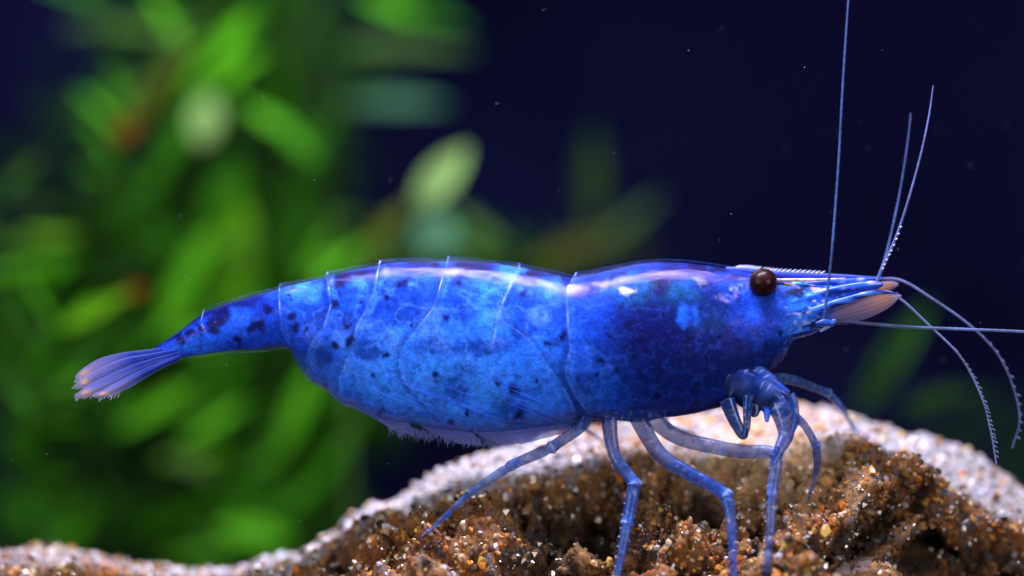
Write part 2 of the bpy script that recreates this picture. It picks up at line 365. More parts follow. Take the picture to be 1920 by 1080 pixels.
def loft(x, phi, off=0.0, side=-1):
    """point of the shrimp's outer surface at photo column x, angle phi from the back (0) to the belly (pi)"""
    zc = (540 - (dor(x) + ven(x)) / 2) / 100; h = (ven(x) - dor(x)) / 200 + off; w = wid(x) + off
    s = np.clip(np.sin(phi), 0, 1)
    y = side * w * np.where(phi < math.pi / 2, s ** 0.85, s ** 0.5)
    return np.stack([(x - 960) / 100 + 0 * phi, y, zc + h * np.cos(phi)], -1)
def phi_of(px, py):
    c = ((dor(px) + ven(px)) / 2 - py) / np.maximum((ven(px) - dor(px)) / 2, 1e-3)
    return np.arccos(np.clip(c, -1, 1))

def pigment(px, py, phi):
    n = len(px)
    q = np.stack([px / 100, py / 100, np.zeros(n)], -1)
    wx = px + 6 * vnoise(q * 5, 5) + 2.5 * vnoise(q * 14, 7); wy = py + 6 * vnoise(q * 5, 6) + 2.5 * vnoise(q * 14, 8)
    v = phi / math.pi
    mid = np.array([.011, .080, .74]); bright = np.array([.04, .25, 1.0]); deep = np.array([.0025, .018, .16]); navy = np.array([.004, .006, .095])
    violet = np.array([.03, .03, .42]); teal = np.array([.006, .085, .22])
    col = np.tile(mid, (n, 1))
    def paint(c, w): nonlocal col; w = np.clip(w, 0, 1)[:, None]; col = col * (1 - w) + np.asarray(c)[None] * w
    def blob(cx, cy, rx, ry=None, soft=1.0, ang=0):
        ry = ry or rx; ca, sa = math.cos(math.radians(ang)), math.sin(math.radians(ang))
        dx, dy = wx - cx, wy - cy; u = (dx * ca + dy * sa) / rx; w = (-dx * sa + dy * ca) / ry
        d = np.sqrt(u * u + w * w); return np.clip((1 + soft * .5 - d) / max(soft, .05), 0, 1)
    car = np.clip((wx - 1000 - 25 * np.sin(wy / 50)) / 170, 0, 1)
    paint([.006, .045, .46], np.clip(1 - np.abs(v - .27) / .16, 0, 1) * .55 * (1 - car)); paint(bright, blob(870, 715, 200, 95, 1.1) * .97); paint(bright, blob(720, 690, 90, 60, 1.2) * .6)
    # organs showing through the carapace
    car = np.clip((wx - 1000 - 25 * np.sin(wy / 50)) / 170, 0, 1)
    paint(deep, car * np.clip((v - .08) / .2, 0, 1) * (.72 + .25 * np.clip((wx - 1150) / 80, 0, 1) * np.clip((1400 - wx) / 60, 0, 1)))
    paint([.006, .05, .42], blob(1110, 690, 60, 80, 1.0) * .55)
    paint(teal, blob(1235, 560, 95, 40, .9, 20) * .9); paint(navy, blob(1225, 605, 75, 55, .9) * .9); paint(navy, blob(1250, 660, 95, 75, 1.0) * .85)
    paint(navy, blob(1368, 680, 65, 55, 1.0) * .9); paint(navy, blob(1320, 575, 40, 22, 1.0) * .7); paint([.004, .015, .16], blob(1320, 710, 110, 60, 1.3) * .6)
    paint([.01, .05, .5], blob(1440, 590, 60, 40, 1.2) * .8); paint([.012, .12, .85], blob(1273, 590, 12, 18, .8) * .8); paint([.012, .10, .7], blob(1296, 588, 7, 20, .8) * .6)
    paint([.012, .10, .85], blob(1405, 592, 14, 16, .9) * .8); paint([.02, .12, .85], blob(1490, 570, 45, 14, 1, 15) * .6)
    paint([.45, .42, .75], blob(1372, 545, 24, 11, 1.2, -25) * .45 * np.clip(.6 + fbm(q * 12, 2, 43), 0, 1.3)); paint([.55, .5, .85], blob(1313, 530, 8, 7, .8) * .9); paint([.6, .6, .8], blob(1173, 545, 14, 5, .7) * .7); paint(navy, blob(1173, 533, 12, 6, .8) * .7)  # the pale oval below the navy cap is a painted highlight
    paint([.008, .12, .45], blob(930, 535, 35, 16, 1.0) * .6)
    cl = fbm(q * 2.2 + 4, 4, 9)
    paint([.007, .004, .045], np.clip((.21 + .05 * car - v + .07 * cl) / .08, 0, 1) * np.clip(.95 + .5 * vnoise(q * np.array([3.2, 5, 1]), 55), .72, .985))
    cl = fbm(q * 2.2 + 4, 4, 9)
    paint(navy, np.clip(cl * .8 - .35, 0, .5) * (1 - .4 * car)); paint(bright, np.clip(-cl * .8 - .2, 0, .6) * (1 - car))
    # darker lens-like muscle bands of the abdomen
    for cx, cy, rx, ry, a in ((765, 578, 42, 26, 0), (640, 592, 36, 22, 10), (585, 588, 26, 18, 10), (690, 650, 30, 20, 30), (900, 648, 60, 14, -4), (810, 650, 34, 14, 0), (610, 665, 26, 24, 40), (985, 600, 24, 50, 30), (855, 725, 30, 18, 40), (960, 770, 34, 26, 20)):
        paint([.006, .045, .36], blob(cx, cy, rx, ry, .6, a) * .78)
    # pale veins and froth of the tissue
    rid = 1 - np.abs(fbm(q * np.array([2.6, 3.4, 1]) + 31, 3, 33)) * 1.6; ab = 1 - car
    paint([.07, .24, .98], np.clip(rid - .62, 0, 1) * 1.3 * ab * np.clip((wx - 540) / 40, .3, 1) * np.clip((v - .12) / .1, 0, 1)); paint([.02, .09, .6], np.clip(rid - .8, 0, 1) * 1.2 * car)
    for fx, fy, fr in ((815, 585, 16), (935, 592, 16), (800, 620, 22), (828, 640, 16), (690, 610, 16), (528, 585, 9), (640, 625, 18), (590, 625, 16), (930, 640, 14), (740, 640, 18), (1010, 590, 16), (600, 640, 12), (660, 690, 12)):
        paint([.12, .29, .98], blob(fx, fy, fr, fr * .8, 1.2) * .55 * (.5 + .5 * np.clip(fbm(q * 9, 3, 41) + .4, 0, 1)))
    # overlap of the shell plates: pale margin, shade painted behind its edge
    for key, sg in (('car', 1), ('s2f', -1), ('s2', 1), ('s3', 1), ('s4', 1), ('s5', 1), ('s6', 1)):
        d = (px - E[key](phi)) * sg
        paint(deep, np.clip((d + 20) / 14, 0, 1) * (d < -2.5) * .45); paint([.16, .36, .98], np.clip(1.25 - np.abs(d - 1) / 3.0, 0, 1) * .25 * np.clip(.6 + cl, 0, 1)); paint([.06, .26, .95], np.clip(1 - np.abs(d - 9) / 8.0, 0, 1) * .5 * np.clip(.5 + cl, 0, 1) * (1 - car))
    paint(navy, car * np.clip((v - .78) / .15, 0, 1) * .35)
    # snout: lengthwise streaks, speckles, a dark gap in front of the eye
    sn = np.clip((wx - 1452) / 40, 0, 1)
    qs = np.stack([px / 70, py / 7 + (px - 1480) * .036, phi * 0], -1); st = fbm(qs, 3, 101); s2 = vnoise(np.stack([px / 9, py / 6, phi * 0], -1), 102)
    paint([.012, .07, .50], sn * .8); paint([.03, .20, .98], sn * np.clip(st * 1.3 - .05, 0, 1)); paint(navy, sn * np.clip(-st * 1.4 - .1, 0, 1) * .9); paint([.40, .45, .95], sn * np.clip(s2 * 1.8 - .75, 0, 1) * .8)
    paint([.004, .004, .02], blob(1487, 548, 22, 8, .8, -12) * .9); paint([.5, .25, .3], blob(1527, 546, 5, 5, .8) * .8)
    # tail
    tl = np.clip((560 - wx) / 60, 0, 1)
    paint([.007, .042, .48], tl * .75); paint(navy, tl * np.clip((.34 + .1 * cl - v) / .14, 0, 1) * .92); paint([.015, .12, .85], blob(450, 605, 36, 26, .9) * .7); paint([.015, .12, .85], blob(395, 635, 34, 14, .9) * .8)
    paint([.02, .16, .9], blob(360, 655, 40, 9, .9) * .8)
    for cx, cy, r in ((406, 600, 17), (400, 615, 14), (420, 585, 14), (484, 612, 13), (477, 618, 9), (492, 604, 8), (509, 582, 9), (449, 640, 9), (356, 627, 10), (331, 632, 8), (340, 640, 8), (375, 615, 8)):
        paint(navy, blob(cx, cy, r, r * .9, .8) * .95)
    for cx, cy, r in ((752, 532, 11), (763, 526, 8), (731, 558, 6), (635, 567, 8), (683, 562, 5), (548, 595, 8), (556, 611, 7), (580, 621, 5), (652, 610, 5), (628, 643, 8), (659, 640, 9), (664, 632, 6), (726, 662, 6),
                      (835, 596, 7), (857, 534, 8), (859, 526, 5), (822, 704, 7), (980, 556, 9), (1024, 645, 6), (1052, 630, 7), (1004, 710, 5), (931, 717, 6), (961, 724, 9), (968, 780, 8), (848, 786, 6), (715, 769, 5), (615, 723, 6),
                      (543, 556, 5), (548, 567, 5), (1173, 607, 9), (1180, 604, 7), (1155, 693, 7), (1120, 697, 5), (1125, 675, 5), (1142, 627, 5), (1225, 685, 6), (1290, 632, 7), (1310, 640, 7), (1298, 727, 8), (1200, 635, 9), (1205, 655, 7), (1420, 717, 6),
                      (1374, 632, 5), (1268, 668, 6), (1288, 672, 5), (1092, 800, 5), (1230, 740, 5), (1460, 620, 5), (1190, 700, 4), (775, 610, 4), (880, 770, 4), (700, 705, 5), (1078, 560, 5)):
        paint([.003, .005, .07], blob(cx, cy, r, r, 1.0) * .95)
    return col

def build_body():
    nx, nt = 620, 130
    x = np.linspace(264, 1650, nx); phi = np.linspace(0, math.pi, nt)
    X, PH = np.meshgrid(x, phi, indexing='ij')
    near = loft(X, PH, -0.05 * np.clip((ven(X) - dor(X)) / 200 / .5, .1, 1), -1)
    far = near.copy(); far[..., 1] *= -1
    # ring: near side 0..nt-1, far side nt-2..1
    V = np.concatenate([near, far[:, ::-1][:, 1:-1]], 1); m = V.shape[1]
    PHI = np.concatenate([PH, PH[:, ::-1][:, 1:-1]], 1); XX = np.repeat(x[:, None], m, 1)
    px = XX.ravel(); py = 540 - 100 * V[..., 2].ravel()
    col = pigment(px, py, PHI.ravel())
    # translucent belly edge and tail-side pleura
    d = (ven(px) - py)
    al = np.ones(len(px))
    belly = (px > 545) & (px < 1100)
    al = np.where(belly, np.clip(.30 + d / 70, .30, 1), al)
    al = np.where((px > 500) & (px < 548), np.clip(.4 + d / 30, .4, 1), al)
    al = np.where((px > 1425) & (px < 1500), np.clip(1 - (py - 632) / 22, .5, 1), al)
    g = np.exp(-(((px - 603) / 22) ** 2 + ((py - 668) / 24) ** 2)); al = al * (1 - .55 * g); g = np.exp(-(((px - 560) / 14) ** 2 + ((py - 668) / 30) ** 2)); al = al * (1 - .4 * g)
    for gx, gy in ((690, 656), (905, 652), (800, 655), (930, 745)): al = al * (1 - .18 * np.exp(-(((px - gx) / 28) ** 2 + ((py - gy) / 14) ** 2)))
    n = len(px); idx = np.arange(nx * m).reshape(nx, m)
    nxt = np.roll(idx, -1, 1)
    q = np.stack([idx[:-1], idx[1:], nxt[1:], nxt[:-1]], -1).reshape(-1, 4).tolist()
    q.append(idx[0].tolist()); q.append(idx[-1][::-1].tolist())
    o = new_obj('body', V.reshape(-1, 3), q, M_FLESH, None, np.hstack([col, al[:, None]]))
    keep(o, SH)
    o['label'] = 'blue spotted body seen through the clear shell'
def edge_fn(poly):
    poly = np.array(poly, float)
    # densify, then x as a function of phi
    t = np.linspace(0, 1, len(poly)); tt = np.linspace(0, 1, 200)
    X = np.interp(tt, t, poly[:, 0]); Y = np.interp(tt, t, poly[:, 1])
    k = np.arange(-9, 10); g = np.exp(-0.5 * (k / 4.) ** 2); g /= g.sum()
    X = np.convolve(np.pad(X, 9, 'edge'), g, 'valid')
    ph = phi_of(X, Y); ph = np.maximum.accumulate(ph + np.linspace(0, 1e-4, 200)); ph[0] = 0; ph[-1] = max(ph[-1], 3.0)
    return lambda p: np.interp(p, ph, X)
E = {
 'car_front': edge_fn([(1410, 508), (1402, 520), (1400, 560), (1425, 590), (1462, 610), (1482, 640), (1474, 668), (1446, 693), (1420, 722), (1395, 747)]),
 'car': edge_fn([(1080, 515), (1060, 545), (1062, 600), (1068, 650), (1058, 700), (1078, 745), (1112, 789)]),
 's1': edge_fn([(975, 497), (935, 583), (925, 640), (930, 700), (950, 760), (990, 812)]),
 's2f': edge_fn([(978, 497), (935, 583), (945, 602), (992, 634), (1030, 690), (1055, 727), (1072, 760), (1080, 793)]),
 's2': edge_fn([(842, 486), (815, 578), (781, 619), (759, 653), (752, 682), (759, 712), (785, 745), (833, 795), (870, 824)]),
 's3': edge_fn([(713, 493), (703, 549), (689, 582), (674, 608), (663, 650), (652, 682), (640, 715), (640, 754)]),
 's4': edge_fn([(613, 515), (624, 571), (612, 610), (590, 640), (576, 680), (580, 710)]),
 's5': edge_fn([(525, 537), (528, 583), (532, 620), (548, 656)]),
 's6': edge_fn([(383, 583), (379, 606), (398, 640), (425, 662)]),
}
build_body()
def plate(name, front, rear, lift_f, lift_r, rim_f, rim_r, pmax=3.02, nu=44, nv=70, strong=1.5):
    ph = np.linspace(0, pmax, nv); u = np.linspace(0, 1, nu)
    xf, xr = front(ph), rear(ph)
    U, PH = np.meshgrid(u, ph, indexing='ij')
    X = xf[None] * (1 - U) + xr[None] * U
    off = .012 + lift_f * np.clip(1 - U / .5, 0, 1) ** 2 + lift_r * np.clip((U - .5) / .5, 0, 1) ** 2
    near = loft(X, PH, off, -1); far = near.copy(); far[..., 1] *= -1
    V = np.concatenate([near, far[:, ::-1][:, :-1]], 1)
    V = np.concatenate([far[:, ::-1], near[:, 1:]], 1); m = V.shape[1]
    wpx = np.abs(xf - xr)[None] + 1
    PHm = np.concatenate([PH[:, ::-1], PH[:, 1:]], 1)
    dist_r = ((1 - U) * wpx); dist_f = U * wpx
    rim = rim_r * np.clip(1 - dist_r / 3.6, 0, 1) + rim_f * np.clip(1 - dist_f / 3.6, 0, 1)
    nz_ = fbm(np.stack([X.ravel() / 9, PH.ravel() * 5, X.ravel() * 0], -1), 3, 77).reshape(X.shape)
    rim = rim * np.where(PH < strong, 1, .16) * np.clip(.62 + .75 * nz_, .08, 1.1)
    rim = np.concatenate([rim[:, ::-1], rim[:, 1:]], 1)
    idx = np.arange(nu * m).reshape(nu, m)
    q = np.stack([idx[:-1, :-1], idx[1:, :-1], idx[1:, 1:], idx[:-1, 1:]], -1).reshape(-1, 4)
    if E and True: q = q[:, ::-1]
    o = new_obj(name, V.reshape(-1, 3), q.tolist(), M_SHELL, None, None, {'rim': rim.ravel()})
    keep(o, SH); return o
sh = lambda f, d: (lambda p: f(p) + d)
plate('carapace', E['car_front'], E['car'], 0.0, .034, .12, .7, nu=150, nv=90, strong=1.2)
plate('shell_segment', sh(E['car'], 22), E['s1'], -.03, .0, 0, 1.0)
plate('shell_segment', E['s2f'], E['s2'], .028, .038, .8, 1.0, nu=80)
plate('shell_segment', sh(E['s2'], 26), E['s3'], -.012, .034, 0, 1.0)
plate('shell_segment', sh(E['s3'], 24), E['s4'], -.012, .032, 0, 1.0)
plate('shell_segment', sh(E['s4'], 20), E['s5'], -.012, .03, 0, 1.0)
plate('shell_segment', sh(E['s5'], 16), E['s6'], -.012, .028, 0, .9)
plate('shell_segment', sh(E['s6'], 10), (lambda p: 268 + 0 * p), -.01, .0, 0, .3)

def catmull(pts, n):
    pts = [np.asarray(p, float) for p in pts]; pts = [2 * pts[0] - pts[1]] + pts + [2 * pts[-1] - pts[-2]]
    out = []; m = len(pts) - 3
    for s in np.linspace(0, m - 1e-6, n):
        i = int(s); t = s - i; a, b, c, d = pts[i:i + 4]
        out.append(.5 * ((2 * b) + (-a + c) * t + (2 * a - 5 * b + 4 * c - d) * t * t + (-a + 3 * b - 3 * c + d) * t ** 3))
    return np.array(out)
def tube(path, rad, ring=10, flat=1.0):
    """verts, faces of a tapered tube along path (N,3)"""
    path = np.asarray(path); n = len(path); rad = np.asarray(rad)
    T = np.gradient(path, axis=0); T /= np.linalg.norm(T, axis=1, keepdims=True) + 1e-9
    up = np.array([0.13, 1.0, 0.07]); V = []
    for i in range(n):
        a = np.cross(T[i], up); a /= np.linalg.norm(a) + 1e-9; b = np.cross(a, T[i])
        th = np.linspace(0, 2 * math.pi, ring, endpoint=False)
        V.append(path[i] + rad[i] * (np.cos(th)[:, None] * a + flat * np.sin(th)[:, None] * b))
    V = np.concatenate(V); idx = np.arange(n * ring).reshape(n, ring); nx_ = np.roll(idx, -1, 1)
    q = np.stack([idx[:-1], nx_[:-1], nx_[1:], idx[1:]], -1).reshape(-1, 4).tolist()
    q.append(idx[0].tolist()); q.append(idx[-1][::-1].tolist())
    return V, q
class Bag:
    """gathers pieces of ONE part"""
    def __init__(s): s.v, s.f, s.c, s.k = [], [], [], 0
    def add(s, V, F, C):
        V = np.asarray(V); s.v.append(V); s.f += [[i + s.k for i in f] for f in F]; s.k += len(V)
        C = np.asarray(C, float); s.c.append(np.tile(C, (len(V), 1)) if C.ndim == 1 else C)
    def build(s, name, mat, smooth=True):
        o = new_obj(name, np.concatenate(s.v), s.f, mat, None, np.concatenate(s.c), smooth=smooth); keep(o, SH); return o

def bent(pts, n, joints):
    """path straight between joints, gently curved elsewhere"""
    c = catmull(pts, n); L = np.array(pts, float); t = np.linspace(0, len(pts) - 1, n)
    lin = np.stack([np.interp(t, range(len(pts)), L[:, k]) for k in range(3)], -1)
    w = np.zeros(n)
    for q in joints: w = np.maximum(w, np.clip(1.25 - np.abs(t - q) / .9, 0, 1))
    return c * (1 - .8 * w[:, None]) + lin * .8 * w[:, None]
def limb(name, pts, r0, r1, y0=-.6, y1=-1.0, joints=(), base=(.012, .07, .40), al=(.80, .5), spines=0, onrock=False, n=120, radii=None, flat=.8, thin=.84):
    """a jointed leg: pts are photo points, joints are indices of pts where it bends"""
    m = len(pts)
    ys = np.linspace(y0, y1, m)
    if onrock:
        h = rock_hit(*pts[-1])
        if h is not None: ys = y0 + (h.y - .02 - y0) * (np.linspace(0, 1, m) ** 1.3)
    path = bent([P(a, b, y) for (a, b), y in zip(pts, ys)], n, joints); t = np.linspace(0, m - 1, n)
    for i in range(n if onrock else 0):
        pv = Vector(path[i]); dv_ = (pv - Vector((0, -D, 0))).normalized(); h = BVH.ray_cast(Vector((0, -D, 0)), dv_)[0]
        lim = .13 * min(1, (n - 1 - i) / 8) + .01
        if h is not None and pv.y > h.y - lim: path[i] = pv - dv_ * ((pv.y - (h.y - lim)) / dv_.y)
    rad = (np.interp(t, range(m), radii) if radii else r0 + (r1 - r0) * (t / (m - 1))) / 100 * thin
    J = np.array(list(joints) or [-99], float)
    dj = t[:, None] - J[None]
    wob = np.exp(-(dj / .07) ** 2).max(1); pinch = np.exp(-((dj - .13) / .06) ** 2).max(1)
    seg = np.zeros(n)
    for k in range(n):
        past = [q for q in (0,) + tuple(joints) if q <= t[k]]; seg[k] = t[k] - (past[-1] if past else 0)
    rad = rad * (1 + .12 * wob - .20 * pinch) * (1.06 - .10 * np.clip(seg, 0, 1.5))
    V, F = tube(path, rad, 14, flat); Vq = np.asarray(V)
    blue = np.array(base); pale = np.array([.10, .19, .48]); joint = np.array([.03, .15, .75]); white = np.array([.50, .55, .92])
    tt = t / (m - 1); T14 = np.repeat(tt, 14)[:, None]
    big = fbm(Vq * np.array([2.2, 2.2, 2.2]) + len(name) + pts[0][0], 2, 7)[:, None]; fine = vnoise(Vq * 13 + 3, 8)[:, None]; speck = vnoise(Vq * 24 + 9, 9)[:, None]
    w = np.clip(.32 * T14 + .55 * big + .10, 0, .85) if joints else np.clip(.5 * big, 0, .35)
    c = blue[None] * (1 - w) + pale[None] * w
    wj = np.repeat(np.exp(-((dj + .03) / .16) ** 2).max(1), 14)[:, None] * .85
    c = c * (1 - wj) + joint[None] * wj
    ww = np.repeat(np.exp(-(dj / .035) ** 2).max(1), 14)[:, None] * np.clip(.5 + fine * 1.2, 0, 1) * .9
    c = c * (1 - ww) + white[None] * ww
    c = c * (1 + .5 * fine); sk = np.clip(speck * 2.2 - 1.15, 0, 1) * .6; c = c * (1 - sk) + white[None] * sk
    c = np.clip(c, 0, 1)
    a = np.clip(al[0] + (al[1] - al[0]) * T14 - .28 * np.clip(w - .2, 0, 1) + .3 * wj + .12 * fine, .12, .97) * (.86 if joints else .97)
    bag = Bag(); bag.add(V, F, np.hstack([c, a]))
    R = random.Random(int(pts[0][0] * 7 + pts[0][1]))
    if joints:
        for s_ in range(26):                                              # fine scattered hairs
            i = int(n * R.uniform(.35, .96)); d = np.array([R.choice((-1, 1)), R.uniform(-.5, .2), R.uniform(-.8, .2)]); d /= np.linalg.norm(d)
            b0 = path[i] + d * rad[i] * .7; L_ = R.uniform(.03, .075); v, f = tube(np.array([b0, b0 + d * L_ * .6, b0 + d * L_ + [0, 0, -.01]]), [.006, .005, .002], 4); bag.add(v, f, (.35, .40, .75, .75))
    for s_ in range(spines):
        i = int(n * (.50 + .42 * s_ / spines)); d = np.array([-1, -.2, .25 * R.random()]); d /= np.linalg.norm(d)
        b0 = path[i] + d * rad[i] * .8; pp = np.array([b0, b0 + d * .03, b0 + d * .055]); v, f = tube(pp, [.012, .009, .002], 5); bag.add(v, f, (.6, .62, .85, .95))
    return bag.build(name, M_LIMB)

# walking legs, near side
limb('leg', [(1106, 750), (1092, 796), (1036, 838), (960, 872), (882, 925), (828, 975), (788, 1008)], 15, 3, -.42, -1.3, (2, 3), al=(.80, .45), onrock=True, radii=[16, 15, 13, 11, 8.5, 6.5, 2.5])
limb('leg', [(1140, 745), (1146, 826), (1160, 868), (1189, 906), (1176, 980), (1166, 1035), (1155, 1090), (1150, 1130)], 14, 4, -.45, -1.9, (3, 4), spines=9, onrock=True, radii=[20, 16, 15, 15, 13, 10, 8, 5])
limb('leg', [(1176, 745), (1232, 845), (1292, 888), (1362, 928), (1372, 995), (1375, 1060), (1380, 1130)], 16, 4, -.45, -2.0, (3,), spines=0, onrock=True, radii=[20, 18, 17, 15, 11.5, 9.5, 5], al=(.75, .5))
limb('leg', [(1190, 752), (1262, 815), (1340, 838), (1400, 847), (1456, 850), (1448, 925), (1444, 1000), (1437, 1070), (1434, 1130)], 16, 4, -.40, -1.9, (4, 5), base=(.09, .15, .42), al=(.66, .55), spines=8, onrock=True, radii=[19, 18, 18, 17, 15, 11, 10, 8, 5])
limb('leg', [(1488, 778), (1510, 800), (1530, 835), (1532, 875), (1516, 936)], 11, 4, -.5, -.3, (2,), onrock=True, radii=[10, 9, 10, 8, 3], al=(.8, .6))
limb('leg', [(1420, 712), (1480, 711), (1552, 736), (1580, 768), (1608, 814)], 11, 3, -.3, .3, (2,), onrock=True, radii=[13, 12, 9, 7, 3], al=(.9, .75))
# far-side legs, only glimpsed between the near ones
limb('leg', [(1110, 780), (1090, 800), (1118, 818), (1150, 850)], 7, 3, .5, .8, (1,), onrock=True, radii=[8, 6, 3, 2], al=(.5, .4))
limb('leg', [(1240, 770), (1255, 800), (1300, 815), (1330, 850)], 7, 3, .5, .8, (1,), onrock=True, radii=[8, 6, 4, 2], al=(.5, .4))
# claw-bearing front legs
limb('claw_leg', [(1398, 682), (1442, 728), (1466, 770), (1474, 812), (1462, 842), (1448, 872)], 26, 6, -.40, -1.25, (), base=(.006, .035, .25), al=(.96, .55), radii=[20, 30, 29, 20, 14, 5])
limb('claw_leg', [(1362, 748), (1376, 785), (1392, 815), (1398, 808)], 16, 10, -.7, -.8, (), base=(.005, .03, .20), al=(.95, .9), radii=[17, 15, 12, 8])
limb('claw_leg', [(1404, 740), (1401, 775), (1400, 800), (1397, 818)], 10, 8, -.78, -.85, (), base=(.005, .045, .22), al=(.95, .9), radii=[12, 10, 9, 5])
limb('claw_leg', [(1480, 740), (1490, 760), (1492, 790), (1484, 815)], 8, 5, -1.05, -1.1, (), base=(.01, .08, .42), al=(.9, .8), radii=[12, 9, 8, 4])
# mouth parts and the bases the legs grow from
limb('mouthpart', [(1380, 682), (1418, 706), (1450, 722), (1478, 740)], 20, 10, -.25, -.8, (), base=(.006, .04, .28), al=(.95, .9), radii=[26, 22, 18, 10])
limb('mouthpart', [(1372, 722), (1410, 745), (1436, 765), (1438, 790)], 14, 6, -.35, -.9, (), base=(.01, .06, .38), al=(.92, .8), radii=[24, 20, 12, 5])
limb('leg_base', [(1350, 700), (1405, 728), (1448, 748), (1478, 775)], 30, 20, -.40, -.74, (), base=(.003, .018, .15), al=(.97, .95), radii=[40, 44, 38, 18])
limb('leg_base', [(1372, 715), (1395, 742), (1412, 762), (1416, 780)], 30, 20, -.42, -.72, (), base=(.004, .022, .18), al=(.97, .9), radii=[26, 26, 20, 8])
limb('leg_base', [(1082, 770), (1110, 768), (1150, 772), (1200, 776), (1250, 772)], 20, 14, -.45, -.55, (), base=(.006, .045, .30), al=(.8, .8), radii=[12, 20, 20, 20, 12])

# feelers
def feeler(name, pts, y0, y1, r0, r1, col, al, hairs=0, beads=0, n=140):
    m = len(pts); ys = np.linspace(y0, y1, m)
    path = catmull([P(a, b, y) for (a, b), y in zip(pts, ys)], n)
    t = np.linspace(0, 1, n); rad = (r0 + (r1 - r0) * t ** .8) / 100 * .70
    rad = rad * (1 + .10 * np.sin(np.arange(n) * 2.1))
    V, F = tube(path, rad, 7)
    nz = (fbm(path * 3, 3, 3) * .35 + 1)[:, None]
    C = np.hstack([np.clip(np.array(col)[None] * nz, 0, 1), np.full((n, 1), al)])
    bag = Bag(); bag.add(V, F, np.repeat(C, 7, 0))
    for k in range(hairs):
        i = int(n * (.45 + .53 * k / hairs)); d = np.array([1, -.3, -.45 + .3 * random.random()]); d /= np.linalg.norm(d)
        L = random.uniform(.05, .10)
        v, f = tube(np.array([path[i], path[i] + d * L * .6, path[i] + d * L + np.array([0, 0, -.02])]), [.008, .007, .003], 4); bag.add(v, f, (.4, .45, .85, .9))
    for k in range(beads):
        i = int(n * (.15 + .30 * k / beads)); s = np.array([path[i] + np.array([.012, -.03, 0]), path[i] + np.array([.03, -.045, .02])]); v, f = tube(s, [.017, .012], 6); bag.add(v, f, (.75, .75, .95, 1))
    return bag.build(name, M_LIMB)
feeler('antenna', [(1545, 603), (1550, 560), (1560, 470), (1572, 310), (1578, 200), (1584, 100), (1592, -20), (1600, -150)], -.55, -.9, 4.6, 2.4, (.045, .10, .30), .72)
feeler('antenna', [(1575, 600), (1610, 605), (1700, 613), (1800, 617), (1920, 622), (2060, 632)], -.4, -.2, 5.4, 3.2, (.16, .22, .45), .78)
feeler('antennule', [(1640, 540), (1655, 500), (1676, 455), (1698, 392), (1724, 300), (1741, 222), (1750, 160)], -.3, -.5, 5.5, 1.8, (.16, .20, .5), .75, beads=9)
feeler('antennule', [(1640, 541), (1658, 490), (1675, 420), (1690, 345), (1702, 265), (1708, 212)], -.1, .5, 5.5, 1.4, (.08, .12, .34), .55)
feeler('antennule', [(1640, 522), (1690, 526), (1748, 560), (1815, 607), (1868, 660), (1898, 720), (1912, 785), (1898, 840)], 0, .7, 4.2, 1.8, (.22, .26, .6), .8, hairs=14)
feeler('antennule', [(1660, 550), (1690, 562), (1740, 608), (1800, 668), (1838, 738), (1856, 800), (1868, 868)], -.3, .0, 4.2, 2.0, (.22, .28, .62), .85, hairs=26)
# stalks of the feelers: streaked blue rods lying close together in front of the eye
def stalk(pts, radii, y, cols, flat=.7, streak=5.0, name='feeler_stalk'):
    n = 70; m = len(pts); path = catmull([P(a, b, y) for a, b in pts], n)
    rad = np.interp(np.linspace(0, m - 1, n), range(m), radii) / 100; V, F = tube(path, rad, 16, flat)
    q = np.asarray(V); k = vnoise(q * np.array([2.2, 9, 15]) + y * 40, 12); k2 = vnoise(q * np.array([6, 14, 22]), 13)
    w = np.clip(k * .9 + .45, 0, 1)[:, None]; c = np.array(cols[0]) * (1 - w) + np.array(cols[1]) * w
    w = np.clip(k2 * 1.6 - .55, 0, 1)[:, None]; c = c * (1 - w) + np.array([.45, .5, .95]) * w; w = np.clip(-k * 1.4 + .0, 0, .8)[:, None]; c = c * (1 - w) + np.array([.004, .012, .12]) * w
    b = Bag(); b.add(V, F, np.hstack([c, np.full((len(V), 1), .96)])); return b.build(name, M_LIMB)
stalk([(1462, 602), (1500, 590), (1540, 578), (1590, 562), (1640, 549), (1684, 551)], [5, 6, 8, 7, 5, 2], -.46, ((.02, .10, .65), (.08, .24, .95)))
stalk([(1462, 566), (1500, 560), (1545, 552), (1595, 541), (1640, 534), (1656, 533)], [6, 8, 12, 11, 8, 3], -.33, ((.01, .06, .45), (.03, .16, .9)))
stalk([(1480, 540), (1530, 533), (1600, 527), (1652, 524)], [5, 7, 6, 4], -.20, ((.01, .05, .45), (.04, .14, .8)))
stalk([(1470, 614), (1505, 612), (1540, 603), (1565, 599), (1592, 603)], [6, 9, 13, 10, 6], -.36, ((.006, .035, .30), (.02, .11, .65)))
stalk([(1530, 608), (1546, 605), (1558, 606), (1568, 601)], [4, 8, 7, 4], -.55, ((.008, .045, .35), (.03, .12, .6)))
stalk([(1556, 611), (1545, 617), (1538, 622)], [3, 3, 1.5], -.55, ((.15, .2, .6), (.3, .4, .8)))
